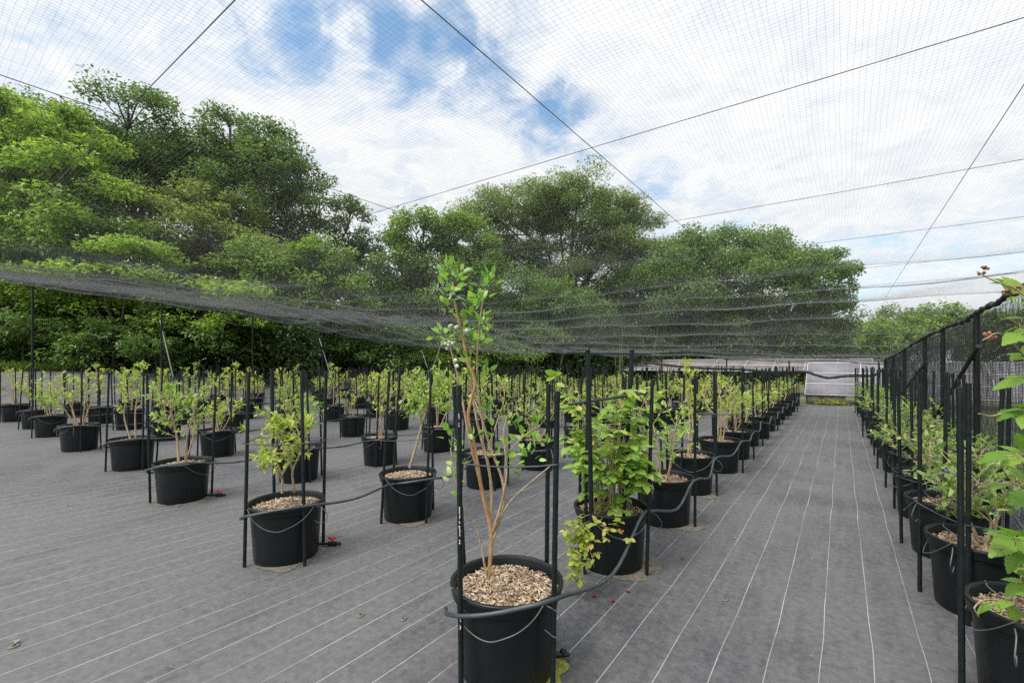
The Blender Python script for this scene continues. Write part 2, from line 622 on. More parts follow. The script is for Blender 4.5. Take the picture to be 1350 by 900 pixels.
vs = scene.view_settings
vs.view_transform = 'Standard'
vs.look = 'None'
vs.exposure = 0.6
vs.gamma = 1.0
vs.use_curve_mapping = False
scene.cycles.use_denoising = False
scene.cycles.max_bounces = 6
scene.cycles.transparent_max_bounces = 4
scene.cycles.sample_clamp_indirect = 4
scene.cycles.pixel_filter_type = 'BLACKMAN_HARRIS'
scene.cycles.filter_width = 1.5

# ------------------------------------------------------------------ ground


def bank(x, y):
    x = np.asarray(x, float)
    s = np.clip((-17.5 - x) / 8.5, 0, 1)
    return 1.05 * s * s * (3 - 2 * s)


def sheet(name, xs, ys, dz, mat, rough=0.0):
    X, Y = np.meshgrid(xs, ys, indexing='ij')
    Z = bank(X, Y) + dz + rough * RNG.normal(0, 1, X.shape)
    n, k = X.shape
    i = np.arange(n - 1)[:, None] * k
    j = np.arange(k - 1)[None, :]
    f = np.stack([i + j, i + k + j, i + k + j + 1, i + j + 1], -1).reshape(-1, 4)
    mb = MB()
    mb.add(np.stack([X, Y, Z], -1).reshape(-1, 3), f)
    return tag(mb.build(name, mat, smooth=True), kind='structure')


M['earth'] = simple_mat('earth', [(.3, (.05, .055, .025)), (.55, (.09, .10, .04)), (.8, (.15, .13, .08))], .8, .95, .5, 12)
gx = np.concatenate([np.linspace(-600, -60, 7), np.linspace(-50, -26.5, 12), np.linspace(-26, -17, 19), np.linspace(-15, 40, 12), np.linspace(80, 600, 6)])
gy = np.concatenate([np.linspace(-200, -20, 6), np.linspace(-10, 60, 12), np.linspace(90, 900, 8)])
sheet('ground', gx, gy, -.006, M['earth'])
cx_ = np.concatenate([np.linspace(-25.4, -17, 25), np.linspace(-16.5, 3.2, 40)])
sheet('ground_cloth', cx_, np.linspace(-7, 17.6, 40), 0.0, cloth_material())

# ------------------------------------------------------------------ the overhead bird net
T0, T1, L0, L1 = -.6, 17.5, -17.2, 2.15
LEFT_T = np.array([-.6, 2.3, 5.0, 7.7, 10.4, 13.2, 17.5])
LEFT_Z = np.array([3.42, 3.36, 3.22, 3.12, 2.80, 2.46, 2.24])


def sst(x):
    x = np.clip(x, 0, 1)
    return x * x * (3 - 2 * x)


def fence_top(t):
    return np.interp(t, [-1, 4, 6, 9, 13, 17.5], [1.86, 1.84, 1.75, 1.70, 1.52, 1.42])


PERP_T = [.63, 2.13, 3.6, 5.0, 6.6, 8.1, 9.6, 11.1, 12.6, 14.1, 15.6, 17.0]


def net_z(L, t, folds=True):
    L, t = np.broadcast_arrays(np.asarray(L, float), np.asarray(t, float))
    u = np.clip(-L / 17.2, 0, 1)
    zn = 2.40 + .10 * u + .9 * sst((u - .35) / .65)
    zl = np.interp(t, LEFT_T, LEFT_Z)
    zn = zn + (zl - 3.4) * sst((u - .3) / .7) * (t < 9)+ (zl - 3.4) * sst((u - .3) / .7) * (t >= 9) * 0
    zf = np.interp(L, [-17.2, -10, -6.7, -4, .5, 2.2], [2.24, 1.93, 1.76, 1.64, 1.44, 1.42])
    k = sst((t - 8.5) / 9.0)
    z = zn * (1 - k) + zf * k
    k2 = sst((u - .75) / .25)
    z = z * (1 - k2) + zl * k2
    s = np.clip((L1 + .1 - L) / .6, 0, 1)
    if folds:
        # sag between the crossing wires and a few slack folds
        ph = np.interp(t, [-.9] + PERP_T + [18.4], np.arange(len(PERP_T) + 2))
        fr = ph - np.floor(ph)
        amp = .035 + .085 * sst((t - 4) / 6)
        z = z - amp * s * 4 * fr * (1 - fr) * (.7 + .3 * np.sin(L * 1.3 + t))
        z = z - .085 * sst((u - .35) / .4) * (1 - k2 * .55) * (1 + np.sin(L * 4.9 + .35 * t + .9 * np.sin(t * .8))) * .9
        z = z - .03 * k * np.abs(np.sin(t * 3.4 + .5 * np.sin(L * .9)))
        z = z - .018 * s * (np.sin(L * 3.1 + 1.7 * np.sin(t * .7)) + np.sin(t * 2.6 + L * .8))
    return z


def tube_strip(mb, P, r):
    """P: (threads, pts, 3) -> three-sided tubes for all threads at once"""
    n, k, _ = P.shape
    tan = np.gradient(P, axis=1)
    tan /= np.linalg.norm(tan, axis=2)[..., None] + 1e-12
    ref = np.where(np.abs(tan[..., 2:3]) < .8, np.array([0, 0, 1.0]), np.array([.6, .8, 0]))
    a = np.cross(tan, ref)
    a /= np.linalg.norm(a, axis=2)[..., None] + 1e-12
    b = np.cross(tan, a)
    ring = [a * math.cos(q) + b * math.sin(q) for q in (PI / 2, PI / 2 + 2 * PI / 3, PI / 2 + 4 * PI / 3)]
    r = r[..., None] if isinstance(r, np.ndarray) else r
    V = np.stack([P + r * q for q in ring], 2)            # n,k,3,3
    base = (np.arange(n)[:, None, None] * k + np.arange(k - 1)[None, :, None]) * 3
    j = np.arange(3)[None, None, :]
    jn = (j + 1) % 3
    f = np.stack([base + j, base + 3 + j, base + 3 + jn, base + jn], -1).reshape(-1, 4)
    mb.add(V.reshape(-1, 3), f)


def net_r(L, t):
    """thread radius: the slack outer parts of the net are a thicker twine"""
    return .00028 + .00042 * np.maximum(sst((-L - 5) / 6), sst((t - 6) / 6))


SP = .020
mb = MB()
Ls = np.arange(L0, L1, SP)
ts = np.arange(T0, T1 + .01, .17)
A, B = np.meshgrid(Ls, ts, indexing='ij')
Aw = A + .004 * np.sin(B * 2.1 + A * 3) + RNG.normal(0, .0022, A.shape)
tube_strip(mb, np.stack([Aw, B, net_z(A, B)], -1), net_r(A, B))
ts2 = np.arange(T0, T1, SP)
Ls2 = np.concatenate([np.arange(L0, -1, .15), np.arange(-1, L1 + .02, .15)])
A, B = np.meshgrid(ts2, Ls2, indexing='ij')
Aw = A + .005 * np.sin(B * 1.7 + A * 2) + RNG.normal(0, .0022, A.shape)
tube_strip(mb, np.stack([B, Aw, net_z(B, A)], -1), net_r(B, A))
tag(mb.build('bird_net', M['net']), 'fine black bird net stretched overhead above all the potted bushes', 'net')

# support wires under the net
row_L = [.58, -1.03, -2.62, -4.3, -6.2, -8.2, -10.3, -12.6, -15.0]
row_lab = ['thin black overhead wire running along the rows nearest to the net fence',
           'thin black overhead wire running along the rows above the tall bush row',
           'third overhead wire along the rows counted from the net fence']
for i, L in enumerate(row_L):
    t = np.linspace(T0, 17.4, 70)
    m_ = MB()
    m_.tube(np.stack([np.full_like(t, L), t, net_z(np.full_like(t, L), t, False) - .004], 1), .0019 if i < 3 else .0016, 5)
    tag(m_.build('support_wire', M['wire'], smooth=True), row_lab[i] if i < 3 else
        '%s overhead wire along the rows counted from the net fence' % ORD[i], 'wire', 'overhead wires along the rows')
for i, t in enumerate(PERP_T):
    L = np.concatenate([np.linspace(L0, -2, 50), np.linspace(-1.7, L1, 26)])
    m_ = MB()
    m_.tube(np.stack([L, np.full_like(L, t), net_z(L, np.full_like(L, t), False) + .003], 1), .0018, 5)
    tag(m_.build('support_wire', M['wire'], smooth=True),
        'overhead wire crossing the rows, %s from the camera' % ORD[i] if i else 'overhead wire crossing the rows at the near end, closest to the camera',
        'wire', 'overhead wires crossing the rows')

# far edge of the roof net: gathered hem
t = np.linspace(L0, L1, 160)
m_ = MB()
m_.tube(np.stack([t, np.full_like(t, 17.52), net_z(t, np.full_like(t, 17.5)) - .01 - .02 * np.abs(np.sin(t * 1.2))], 1), .012 + .006 * RNG.random(160), 6)
tag(m_.build('net_hem', M['rope'], smooth=True), 'gathered dark hem along the far low edge of the overhead net', 'net hem')
t = np.linspace(T0, 17.4, 160)
m_ = MB()
m_.tube(np.stack([np.full_like(t, L0 - .01), t, net_z(np.full_like(t, L0), t) - .01], 1), .014 + .008 * RNG.random(160), 6)
tag(m_.build('net_hem', M['rope'], smooth=True), 'gathered dark hem along the left edge of the overhead net', 'net hem')

# poles that hold the left and the far edge
for i, px in enumerate([43, 213, 333, 425, 507]):
    L = L0
    d = ray(px, 400)
    tt = d[1] * L / d[0]
    zt = float(net_z(L, tt))
    m_ = MB()
    m_.tube([[L, tt, 0], [L, tt, zt + .04]], .026, 8)
    po = empty('net_pole', (0, 0, 0), 'black upright pole holding the left net edge, %s from the left' % ORD[i], 'pole', 'poles along the left net edge')
    m_.build('shaft', M['post'], po, True)
    m_ = MB()
    m_.tube([[L, tt, zt + .03], [L, tt, zt + .055]], .032, 8)
    m_.build('cap', M['rope'], po, True)
for i, (a, b, Z) in enumerate([((211, 422), (224, 478), 15.4), ((421, 446), (432, 482), 19), ((556, 462), (564, 486), 23), ((582, 452), (571, 484), 23)]):
    p, q = at(*a, Z), at(*b, Z - .6)
    q2 = q + (q - p) * ((q[2] - .02) / (p[2] - q[2]))
    q2[2] = max(q2[2], .01)
    m_ = MB()
    m_.tube([p, q2], .022, 8)
    tag(m_.build('brace_pole', M['grey_metal'], smooth=True), ['pale slanted brace pole leaning at the far left under the net', 'short pale slanted brace pole before the dark bamboo',
        'pale brace pole leaning left behind the tall bush', 'pale brace pole leaning right behind the tall bush'][i], 'brace pole', 'slanted brace poles')
for i, L in enumerate([-13.5, -10.5, -8.0, -5.6, -3.3, -1.4]):
    zt = float(net_z(L, 17.5))
    m_ = MB()
    m_.tube([[L, 17.55, 0], [L, 17.55, zt + .02]], .022, 8)
    tag(m_.build('net_pole', M['post'], smooth=True), 'thin black pole under the far net hem, %s from the left' % ORD[i], 'pole', 'poles along the far net edge')
# rolled net hanging below the far edge
pts = [at_t(x, y, 17.35) for x, y in ((845, 477), (880, 481), (908, 484), (945, 486), (977, 487), (1015, 490), (1060, 490), (1075, 494), (1092, 498), (1110, 496), (1128, 495), (1150, 495), (1163, 488))]
pp = smooth_path(pts, 6)
m_ = MB()
m_.tube(pp, .035 + .016 * RNG.random(len(pp)), 7)
tag(m_.build('rolled_net', M['rope'], smooth=True), 'rolled up black net hanging like a rope before the solar panels', 'rolled net')

# ------------------------------------------------------------------ net fence on the right
FL = .98


def t_of(px, L=FL):
    d = ray(px, 400)
    return d[1] * L / d[0]


fence = empty('net_fence', (FL, 8, 0), 'black net fence on posts with rolled top edge beside the right row', 'fence')


def fpart(mb_, name, mat, smooth=True):
    o = mb_.build(name, mat, fence, smooth)
    o.matrix_parent_inverse = fence.matrix_world.inverted()
    o.location = (-FL, -8, 0)
    return o


ftz = [1.2, t_of(1288)] + [t_of(x) for x in (1243, 1220, 1192, 1178, 1167, 1159)]
for k, tt in enumerate(ftz):
    m_ = MB()
    lean = .01 * math.sin(k * 3)
    m_.tube([[FL, tt, 0], [FL - lean, tt - lean * 2, fence_top(tt)]], .024 if k < 4 else .028, 10)
    fpart(m_, 'post', M['post'])
for k, (a, b) in enumerate([((1290, 456), (1236, 545)), ((1222, 476), (1197, 508)), ((1178, 485), (1168, 500))]):
    p, q = at_l(*a, FL - .04), at_l(*b, FL - .06)
    m_ = MB()
    q = q + (q - p) * .5
    m_.tube([p, q], .018, 8)
    fpart(m_, 'brace', M['post'])
tt = np.linspace(.6, 17.4, 240)
zz = fence_top(tt) - .012 * np.abs(np.sin(tt * 2.2)) + RNG.normal(0, .006, 240)
m_ = MB()
m_.tube(np.stack([FL + RNG.normal(0, .006, 240), tt, zz], 1), .014 + .011 * RNG.random(240), 7)
fpart(m_, 'rolled_edge', M['rope'])
m_ = MB()
for lay, (dx, sp) in enumerate(((.03, .015), (.055, .015))):
    tv = np.arange(.6, 17.4, sp)
    zf = np.linspace(0, 1, 10)
    A, B = np.meshgrid(tv, zf, indexing='ij')
    top = fence_top(A) - .02
    Z_ = .03 + B * (top - .03)
    Lw = FL + dx + .03 * np.sin(A * 1.1 + Z_ * 2) * (1 - B) + RNG.normal(0, .002, A.shape)
    tube_strip(m_, np.stack([Lw, A + .02 * np.sin(Z_ * 3 + A) + lay * .008, Z_], -1), .00092)
    zh = np.arange(.01, 1, .014)
    tvv = np.arange(.6, 17.41, .3)
    A, B = np.meshgrid(zh, tvv, indexing='ij')
    top = fence_top(B) - .02
    Z_ = .03 + A * (top - .03)
    Lw = FL + dx + .03 * np.sin(B * 1.1 + Z_ * 2) * (1 - A)
    tube_strip(m_, np.stack([Lw, B, Z_ + .01 * np.sin(B * 2 + A * 9)], -1), .00092)
fpart(m_, 'netting', M['fence_net'], False)

# ------------------------------------------------------------------ pots, stakes, bushes
POT_H = .38


def pot_mesh():
    m_ = MB()
    m_.lathe([(.0, .012), (.178, .012), (.184, 0), (.194, 0), (.199, .012), (.2165, .285), (.2185, .325)], 44)
    # four drain notches at the foot
    return m_.mesh('pot', M['pot'], True)


def rim_mesh():
    m_ = MB()
    m_.lathe([(.2187, .318), (.231, .322), (.2345, .330), (.235, .350), (.2385, .356), (.243, .366), (.2425, .376), (.237, .381),
              (.228, .379), (.2235, .37), (.220, .33), (.213, .28), (.0, .28)], 44)
    return m_.mesh('rim', M['pot'], True)


ME_POT, ME_RIM = pot_mesh(), rim_mesh()


def mulch_mesh(seed, nchips, rad=.215, z0=.328, big=1.0):
    g = np.random.default_rng(seed)
    m_ = MB()
    prof = [(rad, z0 - .012), (rad * .9, z0 - .004), (rad * .6, z0 + .006), (rad * .25, z0 + .012), (0.001, z0 + .012)]
    m_.lathe(prof, 24)
    r = rad * np.sqrt(g.random(nchips)) * .985
    a = g.random(nchips) * 2 * PI
    c = np.stack([r * np.cos(a), r * np.sin(a), z0 - .006 + .016 * (1 - (r / rad) ** 2) + g.random(nchips) * .018], 1)
    ln = g.uniform(.010, .034, nchips) * big
    wd = g.uniform(.004, .011, nchips) * big
    d = np.stack([g.normal(0, 1, nchips), g.normal(0, 1, nchips), g.normal(0, .35, nchips)], 1)
    d /= np.linalg.norm(d, axis=1)[:, None]
    up = np.stack([g.normal(0, .45, nchips), g.normal(0, .45, nchips), np.ones(nchips)], 1)
    s = np.cross(d, up)
    s /= np.linalg.norm(s, axis=1)[:, None]
    w = np.cross(s, d)
    V = []
    for q in ((-.5, -.5, 0), (.5, -.4, 0), (.5, .4, 0), (-.5, .5, 0)):
        V.append(c + d * (ln * q[0])[:, None] + s * (wd * q[1])[:, None])
    for q in ((-.5, -.5, 0), (.5, -.4, 0), (.5, .4, 0), (-.5, .5, 0)):
        V.append(c + d * (ln * q[0])[:, None] + s * (wd * q[1])[:, None] + w * .003)
    V = np.stack(V, 1).reshape(-1, 3)
    o = np.arange(nchips)[:, None] * 8
    m_.add(V, np.concatenate([o + np.array(q) for q in ([4, 5, 6, 7], [0, 1, 5, 4], [1, 2, 6, 5], [2, 3, 7, 6], [3, 0, 4, 7])]))
    return m_.mesh('mulch', M['chips'])


ME_MULCH = [mulch_mesh(i, 420, big=1.25) for i in range(3)]
ME_MULCH_NEAR = [mulch_mesh(50 + i, 1900) for i in range(3)]


def stake_mesh(h):
    m_ = MB()
    n = 27
    z = np.linspace(0, h, n)
    rr = np.full(n, .0105)
    rr[1:-1:2] = .0112          # the ribs of a plastic-coated garden stake
    m_.tube(np.stack([np.zeros(n), np.zeros(n), z], 1), rr, 9)
    m_.tube([[0, 0, h - .03], [0, 0, h + .008]], [.0125, .0118], 9)
    return m_.mesh('stake', M['stake'], True)


ME_STAKE = stake_mesh(1.2)


def link(name, me, parent):
    o = bpy.data.objects.new(name, me)
    COL.objects.link(o)
    o.parent = parent
    return o


def bush(seed, top=1.05, rad=.30, nst=4, twigs=16, per=8, ll=.046, lw=.022, low=.40, lean=(0, 0), fork=.3, spread=.03, thick=.009):
    """branching bush in pot coordinates -> (stem MB, leaf MB, twig tips)"""
    g = np.random.default_rng(seed)
    st, lf = MB(), MB()
    tips = []
    for k in range(nst):
        a = 2 * PI * (k + g.random() * .8) / nst
        b0 = np.array([spread * math.cos(a), spread * math.sin(a), .325])
        rr = rad * (.25 + .6 * g.random())
        e = np.array([rr * math.cos(a) + lean[0], rr * math.sin(a) + lean[1], top * (.78 + .22 * g.random())])
        mid = b0 * .6 + e * .4
        mid[:2] += g.normal(0, .035, 2) - .12 * np.array([math.cos(a), math.sin(a)]) * rr
        m2 = b0 * .25 + e * .75
        m2[:2] += g.normal(0, .03, 2)
        path = smooth_path([b0, mid, m2, e], 5)
        st.tube(path, np.linspace(thick, thick * .3, len(path)), 6)
        for q in range(twigs):
            s = low + (1 - low) * (q + g.random()) / twigs
            p0 = path[min(int(s * (len(path) - 1)), len(path) - 1)]
            ta = g.random() * 2 * PI
            out = np.array([math.cos(ta), math.sin(ta), .35 + .7 * g.random()])
            out[:2] += .5 * np.array([math.cos(a), math.sin(a)])
            out /= np.linalg.norm(out)
            tl = (.07 + .16 * g.random()) * (rad / .3) * (1.1 - .45 * s)
            p1 = p0 + out * tl * .55 + np.array([0, 0, .01])
            p2 = p0 + out * tl + np.array([0, 0, .03 * g.random()])
            st.tube([p0, p1, p2], [thick * .3, thick * .22, thick * .12], 4, False)
            n = max(3, int(per * (.6 + .8 * g.random())))
            fr = g.uniform(.25, 1.05, n)[:, None]
            bp = p0 + (p2 - p0) * fr
            ld = out * .7 + g.normal(0, .75, (n, 3)) + np.array([0, 0, .15])
            L_ = ll * g.uniform(.55, 1.2, n)
            lf.leaves(bp, ld, L_, L_ * lw / ll, np.array([0, 0, 1.0]) + g.normal(0, .4, (n, 3)))
            tips.append(p2)
    return st, lf, tips


def berries(mb_, centre, n, r, spread, g):
    for _ in range(n):
        mb_.sphere(np.asarray(centre) + g.normal(0, spread, 3), r * g.uniform(.8, 1.15), 8, 5)


def drip_loop(g, ang):
    """thin drip tube that hangs across the pot and a short loop beside it"""
    m_ = MB()
    rim = .247
    pts = []
    for s in np.linspace(0, 1, 9):
        a = ang - 1.0 + 1.9 * s
        sag = .13 * 4 * s * (1 - s)
        z = .375 - sag + .01 * (s > .5)
        r = rim + .003 - max(0, .325 - z) * .085
        pts.append([r * math.cos(a), r * math.sin(a), z])
    m_.tube(smooth_path(pts, 4), .0026, 6)
    a = ang + .9
    c0 = np.array([math.cos(a), math.sin(a), 0]) * rim
    tng = np.array([-math.sin(a), math.cos(a), 0])
    pts = [c0 + [0, 0, .36], c0 * 1.15 + tng * .02 + [0, 0, .345], c0 * 1.28 + tng * .03 + [0, 0, .29], c0 * 1.15 + tng * .02 + [0, 0, .245], c0 * .96 + [0, 0, .262]]
    m_.tube(smooth_path(pts, 5), .0026, 6)
    pts = [[rim * math.cos(ang - 1), rim * math.sin(ang - 1), .378], [.2 * math.cos(ang - .8), .2 * math.sin(ang - .8), .372], [.1 * math.cos(ang - .5), .1 * math.sin(ang - .5), .35]]
    m_.tube(smooth_path(pts, 4), .0026, 6)
    return m_


CAMA = math.atan2(-FWD[1], -FWD[0])     # direction from the scene towards the camera


def make_pot(g, mulch, base_ang, stake_n=4, hs=1.2, r_st=.256, tie=.82, first_ang=PI / 4, drip=True, stake_jit=.12, heights=None, tilt=.022):
    root = empty('potted_bush', (0, 0, 0))
    po = link('pot', ME_POT, root)
    link('rim', ME_RIM, po)
    link('mulch', mulch, root)
    angs = []
    tops = []
    for k in range(stake_n):
        a = base_ang + first_ang + k * PI / 2 + g.normal(0, stake_jit)
        s = link('stake', ME_STAKE, root)
        x, y = r_st * math.cos(a), r_st * math.sin(a)
        s.location = (x, y, 0)
        tx, ty = g.normal(0, tilt), g.normal(0, tilt)
        hk = (heights[k] if heights else hs * (1 + g.normal(0, .015))) / 1.2
        s.scale = (1, 1, hk)
        s.rotation_euler = (tx, ty, g.random() * 6)
        angs.append((x, y))
        tops.append((x + ty * tie, y - tx * tie))
    if tie:
        m_ = MB()
        q = [(*t_, tie + g.normal(0, .02)) for t_ in tops]
        pts = []
        for i in range(len(q)):
            a_, b_ = np.array(q[i]), np.array(q[(i + 1) % len(q)])
            a_ = a_ * [1.045, 1.045, 1]
            b_ = b_ * [1.045, 1.045, 1]
            m_.tube(catenary(a_, b_, .012, 6), .0035, 5)
        m_.build('tie_cord', M['cord'], root, True)
    if drip:
        drip_loop(g, base_ang + g.normal(0, .25)).build('drip_tube', M['drip'], root, True)
    return root


# prototypes of the ordinary pots
PROTOS = []
for k in range(9):
    g = np.random.default_rng(100 + k)
    root = make_pot(g, ME_MULCH[k % 3], CAMA, 4 if k % 3 else 3, hs=1.2, tie=.82 if k % 2 else .7, stake_jit=.2)
    st, lf, tips = bush(200 + k, top=[1.02, 1.30, .90, 1.22, .80, 1.38, 1.12, .95, 1.26][k], rad=[.36, .30, .42, .34, .38, .24, .40, .30, .36][k], nst=[4, 3, 5, 4, 5, 2, 5, 3, 4][k], twigs=[13, 11, 12, 14, 12, 16, 10, 11, 12][k], per=[9, 8, 8, 9, 9, 9, 8, 8, 9][k], low=.36, ll=.054, lw=.025, spread=.035, thick=.010)
    st.build('stems', M['cane'], root, True)
    lf.build('foliage', M['blueberry_leaf'], root)
    PROTOS.append(root)
LOWP = []
for k in range(4):
    g = np.random.default_rng(300 + k)
    root = make_pot(g, ME_MULCH[k % 3], PI, 4, hs=1.2, tie=.5, stake_jit=.06, first_ang=-.2 - .12 * k, r_st=.262, tilt=.012)
    st, lf, tips = bush(400 + k, top=.72 + .12 * g.random(), rad=.43, nst=6, twigs=10, per=8, low=.35, ll=.056, lw=.026)
    st.build('stems', M['cane'], root, True)
    fo = lf.build('foliage', M['blueberry_leaf_blue'], root)
    b_ = MB()
    for tp in tips[::4]:
        berries(b_, tp, 4, .0075, .013, g)
    b_.build('berries', M['blueberry'], fo, True)
    LOWP.append(root)

used = set()


def place(protos, k, loc, rz, label, group, scale=1.0):
    o = protos[k % len(protos)]
    key = (id(protos), k % len(protos))
    if key in used:
        o = copy_tree(o)
    used.add(key)
    o.location = Vector(loc)
    o.rotation_euler = (0, 0, rz)
    o.scale = (scale, scale, scale)
    tag(o, label, 'potted bush', group)
    return o


ROW_L = [-1.24, -3.07, -4.95, -7.2, -9.45, -11.6, -13.3, -15.4]
ROW_T0 = [1.66, 1.66, 1.68, 1.78, 1.8, 1.85, 1.75, 1.7]
ROWNAME = ['row left of the path', 'second row from the path', 'third row from the path', 'fourth row from the path', 'fifth row from the path',
           'sixth row from the path', 'seventh row from the path', 'leftmost row']
ROWGRP = 'blueberry pots standing in rows'
DT = 1.075
pots_of = {}
gp = np.random.default_rng(5)
LOOK = ['leafy bush', 'pale green bush', 'airy bush', 'twiggy bush', 'rounded bush', 'thin bush', 'green bush', 'loose bush', 'bright bush']
for r, L in enumerate(ROW_L):
    lst = []
    nj = 15
    for j in range(nj):
        x = L + gp.normal(0, .035)
        y = ROW_T0[r] + DT * j + gp.normal(0, .04)
        lst.append((x, y))
    pots_of[r] = lst
# near pots read off the photograph
pots_of[0][0] = tuple((FWD * 1.965 + RGT * -.022)[:2])
pots_of[0][1] = (-1.225, 2.80)
pots_of[1][0] = tuple((FWD * 3.10 + RGT * (378 - 675) / 600 * 3.10)[:2])
pots_of[1][1] = tuple((FWD * 3.90 + RGT * (538 - 675) / 600 * 3.90)[:2])
pots_of[2][0] = tuple((FWD * 4.38 + RGT * (241 - 675) / 600 * 4.38)[:2])
right_row = [(.643, 2.56), (.615, 3.41), (.60, 4.26)] + [(.60 + gp.normal(0, .03), 5.2 + 1.0 * k) for k in range(12)]

SPECIAL = {(0, 0), (0, 1), (1, 0), (1, 1)}
for r in range(8):
    for j, (x, y) in enumerate(pots_of[r]):
        if (r, j) in SPECIAL:
            continue
        k = int(gp.integers(0, 9)) if j < 5 else int(gp.choice([2, 4, 7, 0, 2, 7, 4]))
        lab = 'bush in black pot, %s pot from the front in the %s' % (ORD[j], ROWNAME[r])
        place(PROTOS, k, (x, y, 0), gp.normal(0, .35) + (PI / 2) * int(gp.integers(0, 4)), lab, ROWGRP, 1 + gp.normal(0, .02))
for j, (x, y) in enumerate(right_row):
    if j == 0:
        continue
    place(LOWP, j, (x, y, 0), gp.normal(0, .08), 'low bush in black pot beside the net fence, %s pot from the front' % ORD[j], 'pots along the net fence', 1.0)

# --- the tall bush in front
g = np.random.default_rng(11)
x0, y0 = pots_of[0][0]
root = make_pot(g, ME_MULCH_NEAR[0], CAMA, 4, tie=.90, stake_jit=.03, heights=[1.19, 1.2, 1.19, 1.21])
root.location = (x0, y0, 0)
tag(root, 'tall lanky blueberry bush in the nearest black pot, taller than its four stakes', 'potted bush', ROWGRP)


def loc(px, py, Z):
    return at(px, py, Z) - np.array([x0, y0, 0])


canes = [
    ([(644, 762, 1.96), (647, 722, 1.96), (646, 692, 1.96), (634, 640, 1.95), (625, 585, 1.94), (617, 548, 1.93), (626, 505, 1.92), (617, 477, 1.92), (608, 436, 1.92), (600, 400, 1.92), (597, 372, 1.92)], .0105, .004, 'o'),
    ([(646, 692, 1.96), (648, 650, 1.99), (643, 610, 2.0), (630, 560, 2.0), (622, 515, 2.0), (618, 484, 1.98), (594, 452, 1.96), (580, 444, 1.95)], .008, .0028, 'c'),
    ([(648, 715, 1.96), (660, 680, 1.97), (664, 640, 1.98), (645, 585, 2.0), (634, 545, 2.0), (630, 510, 2.0), (629, 470, 2.0), (633, 420, 2.0), (640, 380, 2.0)], .008, .0028, 'c'),
    ([(650, 700, 1.96), (662, 660, 1.93), (668, 620, 1.92), (664, 570, 1.92), (672, 540, 1.92)], .007, .0028, 'c'),
    ([(655, 690, 1.96), (672, 662, 1.92), (692, 642, 1.88), (728, 612, 1.84)], .005, .0022, 'c'),
    ([(641, 758, 1.95), (634, 716, 1.94), (626, 690, 1.92), (617, 678, 1.9), (607, 655, 1.87), (600, 628, 1.85), (594, 590, 1.84)], .005, .0022, 'c'),
    ([(634, 640, 1.95), (618, 575, 1.93), (607, 513, 1.92), (596, 467, 1.92), (590, 450, 1.92)], .006, .0024, 'c'),
    ([(630, 470, 2.0), (612, 452, 1.96), (603, 440, 1.95)], .004, .002, 'c'),
    ([(640, 600, 2.0), (668, 596, 1.97), (690, 575, 1.94), (712, 560, 1.92)], .004, .002, 'c'),
]
for kind in 'oc':
    m_ = MB()
    for pts, r0, r1, kd in canes:
        if kd != kind:
            continue
        pth = smooth_path([loc(*p) for p in pts], 6)
        rr = np.linspace(r0, r1, len(pth)) * (1 + .06 * g.normal(0, 1, len(pth)))
        m_.tube(pth, rr, 7)
    m_.build('main_cane' if kind == 'o' else 'canes', M['orange_cane'] if kind == 'o' else M['cane'], root, True)
sprays = [(597, 366, 9, .048, 24), (588, 352, 5, .045, 14), (590, 386, 7, .046, 22), (602, 380, 6, .046, 20), (643, 376, 9, .046, 22), (634, 398, 10, .044, 24), (622, 412, 7, .044, 22),
          (610, 425, 6, .042, 20), (636, 425, 9, .042, 22), (588, 404, 5, .045, 16), (585, 440, 6, .05, 20), (600, 450, 5, .045, 18), (628, 450, 8, .044, 22), (640, 440, 5, .04, 14),
          (618, 470, 5, .04, 18), (622, 498, 6, .046, 18), (640, 492, 6, .044, 18), (606, 505, 4, .04, 14), (640, 545, 5, .04, 20), (655, 535, 4, .045, 18), (668, 560, 6, .045, 20),
          (648, 575, 5, .04, 20), (660, 598, 5, .045, 20), (690, 578, 7, .048, 22), (707, 560, 6, .048, 18), (676, 610, 5, .045, 18), (698, 600, 5, .048, 18), (715, 585, 4, .05, 14),
          (598, 590, 5, .042, 14), (601, 612, 4, .042, 12), (598, 632, 5, .042, 14), (606, 655, 3, .038, 12), (592, 572, 3, .04, 12), (625, 575, 4, .04, 16)]
lf, tw = MB(), MB()
for (px, py, n, ll, sp) in sprays:
    c = loc(px, py, 1.95 + g.normal(0, .04))
    n = int(n * 2.1)
    off = g.normal(0, 1, (n, 3)) * sp / F * 1.95 * .55
    bp = c + off * .5
    ld = off + np.array([0, 0, .035]) + g.normal(0, .015, (n, 3))
    L_ = ll * g.uniform(.5, 1.1, n)
    lf.leaves(bp, ld, L_, L_ * .56, np.array([0, 0, 1.0]) - FWD * .2 + g.normal(0, .6, (n, 3)), fold=.28, droop=.18)
fo = lf.build('foliage', M['tall_leaf'], root)
b_ = MB()
for (px, py, n) in ((601, 390, 8), (607, 395, 5), (750, 605, 3)):
    berries(b_, loc(px, py, 1.9), n, .0085, .014, g)
b_.build('ripe_berries', M['blueberry'], fo, True)
b_ = MB()
for (px, py, n) in ((590, 456, 5), (604, 476, 3), (600, 430, 4), (619, 430, 2)):
    berries(b_, loc(px, py, 1.9), n, .0085, .014, g)
b_.build('unripe_berries', M['green_berry'], fo, True)
